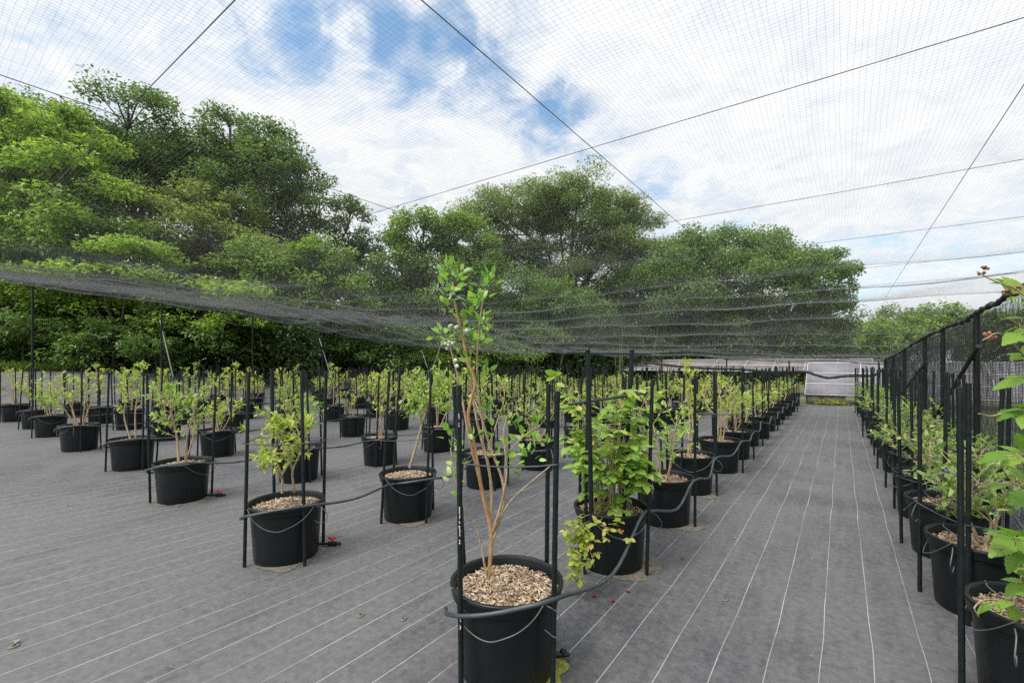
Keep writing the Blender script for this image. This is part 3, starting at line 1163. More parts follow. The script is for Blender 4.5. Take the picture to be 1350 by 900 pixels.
# small printed marks down the front stake (illegible in the photo)
fs = np.array([.256 * math.cos(CAMA - PI / 4), .256 * math.sin(CAMA - PI / 4), 0])
stk = min((c for c in root.children if c.name.startswith('stake')), key=lambda c: (np.array(c.location) - fs) @ (np.array(c.location) - fs))
stk.rotation_euler = (.006, -.004, 0)
m_ = MB()
for z0_, n in ((.60, 24), (.27, 10), (1.05, 9)):
    z = z0_
    for i in range(n):
        if i in (3, 4, 12, 15):
            z += .006
            continue
        w = g.uniform(.0015, .0045)
        m_.box(-FWD * .0116 + np.array([0, 0, z]) + RGT * g.normal(.001, .0006), (w * C + .0008, w * S + .0008, .003))
        z += .006
m_.build('printed_marks', M['white_paint'], stk)

# --- the raspberry pot
g = np.random.default_rng(12)
x0, y0 = pots_of[0][1]
root = make_pot(g, ME_MULCH_NEAR[1], CAMA, 4, tie=.0, stake_jit=.05, heights=[1.2, 1.2, 1.19, 1.2])
root.location = (x0, y0, 0)
tag(root, 'dense light green raspberry bush with broad leaves trailing over its black pot', 'potted bush', ROWGRP)
st, lf = MB(), MB()


def trifoliate(lf_, base, d, size, g_, wide=.72, n=3, fold=.18, droop=.3):
    d = np.asarray(d) / np.linalg.norm(d)
    up = np.array([0, 0, 1.0]) + g_.normal(0, .25, 3)
    s = np.cross(d, up)
    s /= np.linalg.norm(s)
    dirs = [d, d * .35 + s, d * .35 - s] + ([d * -.1 + s * .8, d * -.1 - s * .8] if n == 5 else [])
    for i, q in enumerate(dirs):
        sz = size * (1 if i == 0 else .82 if i < 3 else .6)
        lf_.leaves([base], [q + np.array([0, 0, -.12])], [sz], [sz * wide], [up + g_.normal(0, .12, 3)], fold, droop)


for k in range(38):
    a = g.random() * 2 * PI
    r = .06 * math.sqrt(g.random())
    R_ = .27 * math.sqrt(g.random()) + .04
    b0 = np.array([r * math.cos(a) * 2, r * math.sin(a) * 2, .33])
    e = np.array([R_ * math.cos(a), R_ * math.sin(a), g.uniform(.62, 1.14) if k % 6 else g.uniform(1.15, 1.27)])
    mid = np.array([b0[0] * .5 + e[0] * .4, b0[1] * .5 + e[1] * .4, e[2] * .72])
    e[2] -= .05
    pth = smooth_path([b0, mid, e], 7)
    st.tube(pth, np.linspace(.0045, .0018, len(pth)), 5)
    for q in range(10):
        s = g.uniform(.3, 1.0)
        p0 = pth[int(s * (len(pth) - 1))]
        ta = a + g.normal(0, 1.1)
        d = np.array([math.cos(ta), math.sin(ta), g.normal(.05, .3)])
        p1 = p0 + d * g.uniform(.04, .10)
        st.tube([p0, p1], [.0014, .001], 4, False)
        trifoliate(lf, p1, d, g.uniform(.062, .095), g)
lf2 = MB()
for (px0, py0), (px1, py1) in (((762, 688), (757, 762)), ((775, 700), (782, 740)), ((770, 690), (745, 700)), ((790, 690), (822, 700))):
    a0, a1 = at(px0, py0, 2.62) - [x0, y0, 0], at(px1, py1, 2.48) - [x0, y0, 0]
    pth = smooth_path([np.array([0, 0, .34]), a0, a1], 8)
    st.tube(pth, np.linspace(.003, .0012, len(pth)), 5)
    for q in range(30 if py1 > 720 else 9):
        p0 = pth[int(g.uniform(.5, 1) * (len(pth) - 1))] + g.normal(0, .02, 3)
        d = g.normal(0, 1, 3) + np.array([-.2, -.4, -.3])
        trifoliate(lf2, p0, d, g.uniform(.035, .06), g)
st.build('stems', M['cane'], root, True)
fo = lf.build('foliage', M['raspberry_leaf'], root)
tag(lf2.build('trailing_shoot', M['yellow_leaf'], root), 'trailing shoots with small yellowing leaves')
b_ = MB()
for (px, py, n) in ((818, 697, 2), (745, 703, 1), (754, 765, 1)):
    berries(b_, at(px, py, 2.5) - [x0, y0, 0], n, .010, .012, g)
b_.build('red_fruit', M['red_berry'], fo, True)

# trellis frame standing in the raspberry pot
tr = empty('trellis_frame', (x0, y0, 0), 'black T shaped trellis of two posts and two pale crossbars over the raspberry bush', 'trellis')


def tpart(mb_, name, mat):
    o = mb_.build(name, mat, tr, True)
    o.location = (-x0, -y0, 0)
    return o


pa, pb = at(780, 688, 2.62), at(775, 464, 2.62)
m_ = MB(); m_.tube([pa, pb], .0135, 10); tpart(m_, 'post', M['stake'])
pa2, pb2 = at(822, 686, 2.86), at(833, 464, 2.86)
m_ = MB(); m_.tube([pa2, pb2], .0135, 10); tpart(m_, 'post', M['stake'])
m_ = MB(); m_.tube([at(745, 464.5, 2.57), at(857, 466, 2.96)], .009, 10); tpart(m_, 'crossbar', M['hose'])
m_ = MB(); m_.tube([at(750, 533, 2.58), at(853, 517.5, 2.9)], .009, 10); tpart(m_, 'crossbar', M['hose'])
for c_ in (at(775, 462, 2.62), at(833, 462, 2.86)):
    m_ = MB(); m_.sphere(c_, .016, 8, 6); tpart(m_, 'cap', M['stake'])

# --- the first pot of the second row
g = np.random.default_rng(13)
x0, y0 = pots_of[1][0]
root = make_pot(g, ME_MULCH_NEAR[2], CAMA, 4, tie=.80, stake_jit=.05, heights=[1.24, 1.24, 1.26, 1.24])
root.location = (x0, y0, 0)
tag(root, 'sparse bush with pale branching stems, first pot from the front in the second row', 'potted bush', ROWGRP)
st, lf = MB(), MB()
for pts in ([(372, 650), (371, 625), (358, 600), (345, 588), (325, 570)], [(372, 625), (385, 600), (388, 575), (380, 545)], [(388, 648), (386, 620), (398, 592), (404, 565), (412, 545)],
            [(371, 630), (362, 612), (350, 618), (340, 625)], [(358, 600), (366, 575), (370, 552)], [(386, 620), (378, 595), (365, 570), (356, 556)]):
    Z = 3.1 + g.normal(0, .06)
    P = [at(*p, 3.1 if i == 0 else Z) - [x0, y0, 0] for i, p in enumerate(pts)]
    pth = smooth_path(P, 6)
    st.tube(pth, np.linspace(.009, .003, len(pth)), 6)
    for q in range(10):
        p0 = pth[int(g.uniform(.4, 1) * (len(pth) - 1))]
        d = g.normal(0, 1, 3) + np.array([0, 0, .7])
        d /= np.linalg.norm(d)
        p1 = p0 + d * g.uniform(.03, .12)
        st.tube([p0, p1], [.0022, .0012], 4, False)
        n = 9
        bp = p0 + (p1 - p0) * g.uniform(.4, 1.05, n)[:, None]
        L_ = .05 * g.uniform(.6, 1.3, n)
        lf.leaves(bp, d * .6 + g.normal(0, .7, (n, 3)), L_, L_ * .40)
st.build('stems', M['cane'], root, True)
lf.build('foliage', M['blueberry_leaf'], root)
# --- the second pot of the second row, one leaning stem
g = np.random.default_rng(14)
x0, y0 = pots_of[1][1]
root = make_pot(g, ME_MULCH_NEAR[0], CAMA, 4, tie=.70, stake_jit=.05, heights=[1.22, 1.24, 1.24, 1.24])
root.location = (x0, y0, 0)
tag(root, 'small bush on one bare leaning stem, second pot from the front in the second row', 'potted bush', ROWGRP)
st, lf = MB(), MB()
P = [at(*p, 3.9) - [x0, y0, 0] for p in ((540, 616), (548, 590), (556, 560), (564, 535), (572, 505))]
main = smooth_path(P, 6)
st.tube(main, np.linspace(.012, .006, len(main)), 7)
for (px, py) in ((530, 515), (545, 500), (560, 490), (578, 500), (592, 520), (590, 545), (560, 530), (540, 540), (580, 482), (525, 540), (572, 520), (597, 505)):
    e = at(px, py, 3.9 + g.normal(0, .12)) - [x0, y0, 0]
    s0 = main[int(g.uniform(.5, .9) * (len(main) - 1))]
    pth = smooth_path([s0, s0 * .5 + e * .5 + g.normal(0, .02, 3), e], 5)
    st.tube(pth, np.linspace(.004, .0015, len(pth)), 5)
    for q in range(9):
        p0 = pth[int(g.uniform(.4, 1) * (len(pth) - 1))]
        d = g.normal(0, 1, 3) + np.array([0, 0, .6])
        d /= np.linalg.norm(d)
        n = 8
        bp = p0 + d * g.uniform(.0, .10, n)[:, None]
        L_ = .042 * g.uniform(.6, 1.25, n)
        lf.leaves(bp, d * .5 + g.normal(0, .7, (n, 3)), L_, L_ * .5)
st.build('stems', M['cane'], root, True)
lf.build('foliage', M['blueberry_leaf'], root)

# --- the bramble in the nearest pot on the right
g = np.random.default_rng(15)
x0, y0 = right_row[0]
root = make_pot(g, ME_MULCH_NEAR[1], PI, 3, tie=.0, stake_jit=.01, heights=[1.2] * 4, first_ang=.26, r_st=.266, tilt=.008)
root.location = (x0, y0, 0)
tag(root, 'blackberry cane with large toothed leaves in the nearest pot at the right', 'potted bush', 'pots along the net fence')
st, lf = MB(), MB()
Zb = 1.95
for pts in ([(1345, 770), (1368, 640), (1378, 500), (1370, 420), (1345, 385), (1310, 370), (1288, 358)],
            [(1345, 770), (1355, 740), (1330, 725), (1300, 720)],
            [(1376, 560), (1345, 540), (1310, 548), (1290, 545)], [(1376, 520), (1350, 470), (1320, 440), (1296, 448)],
            [(1372, 640), (1340, 600), (1310, 600), (1292, 600)], [(1372, 670), (1345, 640), (1310, 637), (1288, 637)],
            [(1345, 770), (1330, 790), (1300, 790), (1285, 800), (1290, 812)], [(1374, 460), (1345, 430), (1320, 415)]):
    P = [at(*p, Zb if i == 0 else Zb - .1 - .25 * min(1, i / 3)) - [x0, y0, 0] for i, p in enumerate(pts)]
    pth = smooth_path(P, 6)
    st.tube(pth, np.linspace(.005, .0018, len(pth)), 6)


def lobed_leaf(lf_, p, d, up, size, wide=.52):
    """a broad serrated leaf with pleated veins"""
    d = d / np.linalg.norm(d)
    s = np.cross(d, up); s /= np.linalg.norm(s)
    w = np.cross(s, d)
    n = 19
    tt_ = np.linspace(0, 1, n)
    wid = size * wide * .5 * np.sin(PI * np.clip(tt_ * .93 + .04, 0, 1) ** .72)
    wid[-1] = 0.001
    tw = RNG.normal(0, .12)
    mid = p + d * (size * tt_)[:, None] + w * (-.26 * size * tt_ ** 2)[:, None] + s * (tw * size * tt_ ** 2)[:, None]
    cols = []
    for a in (-1, -.5, 0, .5, 1):
        zig = ((np.arange(n) % 2) * 2 - 1)
        ww = wid * a * (1 + (.09 * zig if abs(a) == 1 else 0))
        hh = .20 * wid * abs(a) + size * .018 * np.sin(2 * PI * (6.5 * tt_ - 1.3 * abs(a))) * min(1, abs(a) * 1.5) - .10 * wid * a * a
        fw = size * .09 * abs(a) * (1 - tt_)
        cols.append(mid + s * ww[:, None] + w * hh[:, None] + d * fw[:, None])
    i = np.arange(n - 1)
    F_ = [np.stack([c_ * n + i, c_ * n + i + 1, (c_ + 1) * n + i + 1, (c_ + 1) * n + i], 1) for c_ in range(4)]
    lf_.add(np.vstack(cols), np.vstack(F_))


big = [(1330, 385, 1325, 372, .10), (1322, 372, 1296, 355, .075), (1345, 388, 1330, 362, .12), (1360, 400, 1348, 365, .11), (1352, 420, 1318, 415, .10), (1345, 432, 1350, 470, .09),
       (1345, 440, 1300, 458, .12), (1365, 450, 1345, 478, .12), (1350, 470, 1312, 466, .10), (1352, 500, 1300, 510, .13), (1372, 490, 1350, 512, .12),
       (1345, 540, 1292, 552, .14), (1350, 538, 1338, 520, .10), (1355, 545, 1340, 565, .11), (1330, 600, 1278, 602, .13), (1348, 596, 1350, 560, .12),
       (1340, 602, 1322, 618, .10), (1330, 638, 1276, 636, .13), (1350, 636, 1332, 610, .13), (1350, 645, 1330, 672, .14),
       (1340, 712, 1288, 728, .16), (1335, 706, 1318, 672, .14), (1350, 712, 1358, 680, .13), (1345, 725, 1325, 760, .13), (1360, 722, 1400, 735, .14),
       (1350, 770, 1312, 792, .12), (1365, 760, 1340, 745, .13), (1330, 792, 1305, 800, .10), (1310, 795, 1285, 805, .09), (1335, 800, 1340, 830, .10), (1370, 790, 1355, 830, .12),
       (1385, 620, 1350, 660, .14), (1385, 530, 1372, 590, .13), (1380, 430, 1400, 470, .12)]
for (ax, ay, bx, by, sz) in big:
    Z = 1.66 + g.normal(0, .05)
    p = at(ax, ay, Z) - [x0, y0, 0]
    q = at(bx, by, Z - .02 + g.normal(0, .05)) - [x0, y0, 0]
    up = np.array([0, 0, 1.0]) - FWD * .16 + g.normal(0, .22, 3)
    d = q - p
    ln = np.clip(np.linalg.norm(d), sz * .55, sz * .74)
    d = d / np.linalg.norm(d)
    side = np.cross(d, up)
    side /= np.linalg.norm(side)
    lobed_leaf(lf, p, d, up, ln, .56)
    if g.random() < .75:
        lobed_leaf(lf, p - d * .01, d * .45 + side, up + g.normal(0, .2, 3), ln * .72, .56)
        lobed_leaf(lf, p - d * .01, d * .45 - side, up + g.normal(0, .2, 3), ln * .68, .56)
    st.tube([p - d * .05 - np.array([0, 0, .012]), p - d * .01, p + d * .02], [.0016, .0014, .001], 4, False)
st.build('stems', M['cane'], root, True)
fo = lf.build('foliage', M['bramble_leaf'], root, True)
for (px, py, n) in ((1328, 385, 9), (1340, 380, 9), (1299, 440, 10), (1310, 446, 8), (1293, 362, 4), (1298, 353, 4)):
    b_ = MB()
    c = at(px, py, 1.66) - [x0, y0, 0]
    for _ in range(n):
        b_.sphere(c + g.normal(0, .0055, 3), .0055, 7, 5)
    b_.build('unripe_fruit', M['brown_berry'], fo, True)
b_ = MB()
for (px, py, n) in ((1342, 816, 4), (1348, 828, 4)):
    berries(b_, at(px, py, 1.7) - [x0, y0, 0], n, .0095, .014, g)
b_.build('ripe_berries', M['blueberry'], fo, True)

# ------------------------------------------------------------------ irrigation hoses, valves, sand
def hang(x, y, a, z=.40, r=.272):
    return np.array([x + r * math.cos(a), y + r * math.sin(a), z])


gh = np.random.default_rng(21)
for r in range(8):
    pts = []
    A_R = CAMA + PI / 4            # towards the lower right stake of each pot
    lst = pots_of[r]
    x, y = lst[0]
    pts += [hang(x, y, CAMA - 1.45, .265, .262), hang(x, y, CAMA - 1.15, .285, .268), hang(x, y, CAMA - .75, .325, .273), hang(x, y, CAMA - .3, .36, .268), hang(x, y, CAMA + .2, .385, .262), hang(x, y, A_R, .395, .283)]
    for j in range(1, len(lst)):
        x2, y2 = lst[j]
        e = hang(x2, y2, A_R + (.25 if r == 0 else 0), .37 + gh.normal(0, .015), .283)
        if r == 0:
            s_ = pts[-1]
            e = np.array([x2 + .255, y2 - .13, .372 + gh.normal(0, .012)])
            m1 = s_ * .5 + e * .5
            m1[2] = .305 + gh.normal(0, .02)
            m1[0] += .02
            pts += [m1, e, np.array([x2 + .268, y2 + .05, .377])]
        else:
            s_ = pts[-1]
            m1 = s_ * .65 + e * .35; m1[2] = .345 + gh.normal(0, .015)
            m2 = s_ * .30 + e * .70; m2[2] = .325 + gh.normal(0, .015)
            ef = hang(x2, y2, CAMA - .4, .33, .27)
            pts += [m1, ef, hang(x2, y2, CAMA + .2, .355, .264), e]
    m_ = MB()
    m_.tube(smooth_path(pts, 6), .0088, 8)
    tag(m_.build('irrigation_hose', M['hose'], smooth=True), 'grey irrigation hose sagging from pot to pot along the %s' % ROWNAME[r], 'hose', 'irrigation hoses along the rows')
pts = []
for j, (x, y) in enumerate(right_row):
    pts += [np.array([x + .27, y - .1, .36]), np.array([x + .275, y + .25, .37]), np.array([x + .31, y + .5, .24])]
m_ = MB()
m_.tube(smooth_path(pts, 6), .0088, 8)
tag(m_.build('irrigation_hose', M['hose'], smooth=True), 'grey irrigation hose running behind the pots by the net fence', 'hose', 'irrigation hoses along the rows')


def valve(px, py, label):
    p = on_ground(px, py)
    v = empty('irrigation_valve', (p[0], p[1], 0), label, 'valve', 'red handled valves by the front pots')
    ax = RGT
    m_ = MB()
    m_.tube([ax * -.17 + [0, 0, .012], ax * -.06 + [0, 0, .016], ax * .05 + [0, 0, .016]], .009, 8)
    m_.tube([ax * -.03 + [0, 0, .016], ax * .03 + [0, 0, .016]], .016, 10)
    m_.tube([ax * .045 + [0, 0, .016], ax * .06 + [0, 0, .016]], .012, 8)
    m_.build('body', M['stake'], v, True)
    m_ = MB()
    m_.tube([[0, 0, .028], [0, 0, .045]], .007, 8)
    m_.box([0, 0, .05], (.034, .012, .014))
    m_.box([.017 * C, .017 * S, .058], (.012, .014, .016))
    m_.box([-.017 * C, -.017 * S, .058], (.012, .014, .016))
    m_.build('handle', M['red_plastic'], v)


valve(438, 719, 'small red handled valve on the cloth beside the first pot of second row')
valve(289, 654, 'small red handled valve on the cloth beside the first pot of third row')
valve(190, 617, 'small red handled valve on the cloth beside the first pot of fourth row')
m_ = MB()
p = on_ground(742, 868)
p[2] = .02
m_.tube([p - RGT * .12, p + RGT * .0, p + RGT * .03], [.008, .012, .008], 8)
m_.box(p + np.array([0, 0, .012]), (.02, .02, .016))
tag(m_.build('hose_fitting', M['stake'], smooth=False), 'black hose fitting on the cloth at the foot of the nearest pot', 'hose fitting')

M['sand'] = simple_mat('sand', [(.3, (.085, .08, .062)), (.7, (.17, .155, .12))], 30, .95, .6, 60)
M['moss'] = simple_mat('moss', [(.3, (.10, .12, .015)), (.7, (.28, .28, .05))], 40, .95, .6, 80)


def patch(x, y, r, ell, ang, label, mat, g_):
    n = 40
    a = np.linspace(0, 2 * PI, n, endpoint=False)
    rr = r * (1 + .12 * np.sin(a * 3 + g_.random() * 6) + .07 * np.sin(a * 7 + g_.random() * 6) + g_.normal(0, .03, n))
    u, v = rr * np.cos(a) * ell, rr * np.sin(a)
    X = x + u * math.cos(ang) - v * math.sin(ang)
    Y = y + u * math.sin(ang) + v * math.cos(ang)
    m2 = MB()
    V = np.vstack([np.stack([X, Y, np.full(n, .003)], 1), np.stack([x + (X - x) * .85, y + (Y - y) * .85, np.full(n, .007)], 1), [[x, y, .008]]])
    i = np.arange(n)
    m2.add(V, np.stack([i, (i + 1) % n, n + (i + 1) % n, n + i], 1))
    m2.f.setdefault(3, []).append(np.stack([n + i, n + (i + 1) % n, np.full(n, 2 * n)], 1) + m2.n - len(V))
    return tag(m2.build('sand_patch', mat, smooth=True), label, 'sand patch')


gs = np.random.default_rng(31)
for (key, off, rad, lab) in (((0, 1), (.10, .02), .200, 'damp sand spread round the foot of the raspberry pot'), ((0, 2), (.10, .02), .200, 'pale sand spread at the foot of the third pot beside the path'),
                             ((1, 0), (.03, -.01), .203, 'thin sand ring under the first pot of second row'), ((1, 1), (.04, 0), .203, 'pale sand under the second pot of second row'),
                             ((2, 0), (.03, 0), .200, 'thin sand ring under the first pot of third row'), ((0, 3), (.07, 0), .21, 'pale sand at the foot of the fourth pot beside the path')):
    x, y = pots_of[key[0]][key[1]]
    patch(x + off[0], y + off[1], rad, 1.06, 0, lab, M['sand'], gs)
x, y = pots_of[0][0]
patch(x + .10, y + .04, .155, 1, 0, 'yellow green moss at the right foot of the nearest pot', M['moss'], gs)

# pins, fallen leaves and fruit on the cloth
PINS = [(955, 790, 'nearest pin in the path'), (990, 709, 'second pin in the path'), (1022, 664, 'third pin in the path'), (1040, 629, 'fourth pin in the path'),
        (475, 811, 'left of the nearest pot'), (531, 816, 'just left of the nearest pot'), (18, 852, 'at the lower left corner')]
for i, (px, py, w) in enumerate(PINS):
    p = on_ground(px, py)
    pr = empty('cloth_pin', (p[0], p[1], 0), 'round ground pin pressed into the dusty cloth, ' + w, 'pin', 'pins holding the ground cloth')
    m_ = MB()
    m_.lathe([(.0205, .001), (.021, .004), (.017, .006), (.010, .005), (.004, .006), (.0005, .0062)], 14)
    m_.build('washer', M['sand'], pr, True)
    m_ = MB()
    m_.lathe([(.006, .004), (.006, .010), (.004, .012), (.0004, .0122)], 8)
    m_.build('head', M['grey_metal'], pr, True)
gl = np.random.default_rng(41)
lv = [(20, 851, 'curled pale dead leaf at the lower left edge', .05), (87, 668, 'dark dead leaf lying on the cloth at the left', .04), (227, 882, 'small dry leaf on the cloth near the bottom edge', .03),
      (965, 709, 'white leaf scrap lying on the path', .035), (1094, 679, 'tiny white scrap on the right of the path', .02), (1075, 694, 'small dark leaf in the middle of the path', .02),
      (1068, 868, 'small dark crumb near the path bottom', .016), (905, 798, 'small dry leaf close to the nearest path pin', .02), (722, 668, 'dry leaf behind the nearest pot', .04), (1072, 738, 'tiny leaf right of the middle path line', .015),
      (620, 700, 'pale scrap left of the nearest bush stem', .03), (880, 662, 'small pale scrap beside the fourth pot', .02)]
for (px, py, lab, sz) in lv:
    p = on_ground(px, py)
    m_ = MB()
    m_.leaves([[p[0], p[1], .012]], [[gl.normal(), gl.normal(), .05]], [sz], [sz * .5], [[gl.normal(0, .3), gl.normal(0, .3), 1]], .5, .3)
    tag(m_.build('fallen_leaf', M['dry_leaf']), lab, 'fallen leaf', 'litter on the cloth')
for i, (px, py, lab) in enumerate([(783, 787, 'fallen red fruit left of the raspberry pot foot'), (808, 793, 'fallen red fruit nearest the camera by the raspberry pot'), (828, 781, 'fallen red fruit right under the raspberry pot'),
                                   (852, 744, 'fallen red fruit by the lower stake of the raspberry pot'), (853, 757, 'fallen red fruit below another one by the raspberry stake'), (900, 737, 'single red fruit out on the path')]):
    p = on_ground(px, py)
    m_ = MB()
    for _ in range(8):
        m_.sphere([p[0] + gl.normal(0, .006), p[1] + gl.normal(0, .006), .008 + abs(gl.normal(0, .002))], .0042, 6, 4)
    tag(m_.build('fallen_fruit', M['red_berry'], smooth=True), lab, 'fallen fruit', 'fallen raspberries')

# ------------------------------------------------------------------ solar panels
M['frame'] = simple_mat('aluminium', [(.3, (.42, .42, .43)), (.8, (.56, .56, .57))], 6, .4, metal=.4)


def solar_array(Lmin, cols, w, t_b, z_b, t_t, z_t, rows, label, cells='cells'):
    root = empty('solar_array', (Lmin, t_b, 0), label, 'solar panels', 'solar arrays facing the camera')
    slope = math.hypot(t_t - t_b, z_t - z_b)
    ang = math.atan2(z_t - z_b, t_t - t_b)
    ph = slope / rows
    fr = MB()
    for c in range(cols):
        for r_ in range(rows):
            m_ = MB()
            m_.box([0, 0, 0], (w - .03, ph - .02, .03))
            o = m_.build('panel', M[cells], root)
            s = (r_ + .5) * ph
            o.location = ((c + .5) * w, s * math.cos(ang), z_b + s * math.sin(ang))
            o.rotation_euler = (ang, 0, 0)
    for c in range(cols + 1):
        a, b = np.array([c * w, 0, z_b + .012]), np.array([c * w, t_t - t_b, z_t + .012])
        m_ = fr
        m_.tube([a, b], .017, 4)
    for r_ in range(rows + 1):
        s = r_ * ph
        fr.tube([[0, s * math.cos(ang), z_b + s * math.sin(ang) + .012], [cols * w, s * math.cos(ang), z_b + s * math.sin(ang) + .012]], .013, 4)
    fr.build('frame', M['frame'], root)
    for c in range(0, cols + 1, 2):
        m_ = MB()
        m_.tube([[c * w + .05, .12, 0], [c * w + .05, .12, z_b + .03]], .025, 6)
        m_.build('leg', M['grey_metal'], root)
        m_ = MB()
        m_.tube([[c * w + .05, t_t - t_b - .1, 0], [c * w + .05, t_t - t_b - .1, z_t - .06]], .025, 6)
        m_.build('leg', M['grey_metal'], root)
    return root


solar_array(-.98, 8, 1.5, 16.9 + .9, .30, 19.6, 1.34, 3, 'long solar array at the path end reaching behind the net fence')
solar_array(-10.4, 4, 1.62, 25.2, .95, 27.2, 1.55, 2, 'farther solar array left of the path end, left of the other far one', 'brown_cells')
solar_array(-3.6 - 1.62 * 0, 0 + 4, 1.16, 22.2, .95, 24.2, 1.52, 2, 'farther solar array just left of the path end', 'brown_cells')
m_ = MB()
m_.box([-.4, 17.95, .13], (1.0, .18, .27))
m_.box([-.4, 17.95, .275], (1.04, .22, .03))
tag(m_.build('low_wall', M['concrete']), 'low mossy concrete wall under the panels at the path end', 'wall')
g = np.random.default_rng(51)
for i, (px, lab) in enumerate(((1082, 'left'), (1097, 'middle'), (1109, 'right'))):
    p = at_t(px, 530, 17.72)
    m_ = MB()
    n = 90
    bp = np.array([p[0], p[1], .02]) + np.stack([g.normal(0, .09, n), g.normal(0, .05, n), np.abs(g.normal(0, .05, n))], 1)
    m_.leaves(bp, g.normal(0, 1, (n, 3)) + np.array([0, 0, .8]), .07, .03, None, .2, .2, False)
    tag(m_.build('weed_tuft', M['weed']), 'yellow green weed tuft at the foot of the low wall, %s one' % lab, 'weed', 'weeds by the low wall')

# ------------------------------------------------------------------ trees
TL = {
    'lime': leaf_mat('lime_tree_leaf', [(0, (.09, .16, .03)), (.4, (.20, .31, .055)), (.8, (.31, .43, .085)), (1, (.40, .50, .14))], .42),
    'dark': leaf_mat('dark_tree_leaf', [(0, (.055, .095, .030)), (.5, (.115, .185, .058)), (1, (.21, .29, .10))], .36),
    'mid': leaf_mat('mid_tree_leaf', [(0, (.08, .14, .03)), (.5, (.175, .27, .058)), (1, (.29, .39, .10))], .4),
    'pale': leaf_mat('pale_tree_leaf', [(0, (.10, .15, .04)), (.6, (.23, .29, .085)), (1, (.42, .42, .19))], .38),
    'olive': leaf_mat('olive_tree_leaf', [(0, (.085, .125, .045)), (.5, (.175, .24, .088)), (1, (.29, .35, .15))], .4),
    'deep': leaf_mat('deep_tree_leaf', [(0, (.060, .11, .034)), (.5, (.13, .215, .062)), (1, (.22, .32, .10))], .38),
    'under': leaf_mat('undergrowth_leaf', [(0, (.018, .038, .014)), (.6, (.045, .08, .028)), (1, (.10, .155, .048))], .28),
}


def tree(seed, label, Z, base_px, lobes, kind, ll=.26, lw=.15, dens=3.0, flat=.55, limb=.05, group=None, plate=.0, open_=0.0):
    ll, lw = ll * .86, lw * .86
    g_ = np.random.default_rng(seed)
    b = at(base_px, 500, Z)
    bz = float(bank(b[0], b[1]))
    root = empty('tree', (b[0], b[1], bz), label, 'tree', group)
    b0 = np.array([b[0], b[1], bz])
    wood, lf_ = MB(), MB()
    LB = []
    for (px, py, rx, ry) in lobes:
        k = Z / F
        dz = g_.normal(0, .5) * rx * k * .8
        c = at(px, py, Z) + FWD * dz
        LB.append((c - b0, rx * k, ry * k))
    top = max(c[2] for c, _, _ in LB)
    cen = np.mean([c for c, _, _ in LB], axis=0)
    fork = np.array([cen[0] * .25, cen[1] * .25, max(.9, min(c[2] - rz for c, _, rz in LB) * .8)])
    wood.tube(smooth_path([np.array([0, 0, -.1]), np.array([.1, 0, fork[2] * .5]), fork], 5), np.linspace(limb * top * .35, limb * top * .25, 11), 8)
    for (c, rx, rz) in LB:
        mid = fork * .45 + c * .55 + np.array([g_.normal(0, .2), g_.normal(0, .2), .12 * np.linalg.norm(c - fork)])
        pth = smooth_path([fork, mid, c], 6)
        wood.tube(pth, np.linspace(limb * top * .16, .04, len(pth)), 6, False)
        A_ = PI * rx * rz
        a_leaf = .5 * ll * lw
        nl = int(dens * 1.2 * A_ / (a_leaf * .62) * (1 - open_))
        ncl = max(8, int(7 + A_ * 1.6))
        d = g_.normal(0, 1, (ncl, 3)) + np.array([0, 0, .35])
        d /= np.linalg.norm(d, axis=1)[:, None]
        fr = g_.uniform(.45, 1.04, ncl) ** .7
        cc = c + d * fr[:, None] * np.array([rx, rx, rz])
        for q in range(0, ncl, 2):
            e = cc[q]
            wood.tube([c * .7 + mid * .3, (c + e) / 2 + g_.normal(0, .12, 3), e], [.05, .035, .012], 4, False)
        w_ = g_.random(ncl) + .4
        idx = g_.choice(ncl, nl, p=w_ / w_.sum())
        cr = (.20 + .16 * g_.random(ncl)) * min(rx, 2.6) * .9 + .12
        off = g_.normal(0, .62, (nl, 3))
        off *= (np.minimum(1, 1.15 / (np.linalg.norm(off, axis=1) + 1e-6)))[:, None]
        off = off * np.array([1, 1, flat * 1.25])
        bp = cc[idx] + off * cr[idx][:, None]
        ld = off * .6 + g_.normal(0, .7, (nl, 3)) * np.array([1, 1, .45]) + np.array([0, 0, -.12])
        sz = g_.uniform(.6, 1.25, nl)
        lf_.leaves(bp, ld, ll * sz, lw * sz, np.array([0, 0, 1.0]) + g_.normal(0, .45, (nl, 3)), .2, .2, False)
    wood.build('trunk', M['trunk'], root, True)
    lf_.build('crown', TL[kind], root)
    return root


WG = 'trees beyond the net'
tree(1, 'bright lime green tree at the far left, nearest to the net', 21, 60, [(10, 170, 60, 50), (75, 185, 55, 45), (25, 250, 75, 50), (120, 250, 55, 40), (-60, 230, 80, 90), (60, 310, 75, 45), (150, 320, 70, 30), (-30, 340, 70, 50)], 'lime', .24, .15, 3.2, .4, group=WG)
tree(2, 'low lime green tree with layered branches reaching right at the left edge', 19.5, 150, [(60, 375, 70, 22), (160, 372, 65, 20), (250, 385, 60, 20), (330, 395, 45, 16), (100, 410, 70, 22), (220, 420, 65, 18), (-20, 390, 60, 35), (300, 425, 40, 14), (170, 340, 60, 22)], 'lime', .22, .14, 3.0, .3, group=WG)
tree(3, 'tall dark tree at the left behind the lime green one', 28, 160, [(150, 178, 60, 32), (212, 176, 48, 30), (245, 205, 58, 40), (160, 222, 75, 45), (92, 182, 50, 30), (190, 265, 75, 45), (120, 200, 60, 38), (215, 230, 60, 40), (270, 230, 45, 36)], 'dark', .23, .13, 1.9, .42, group=WG)
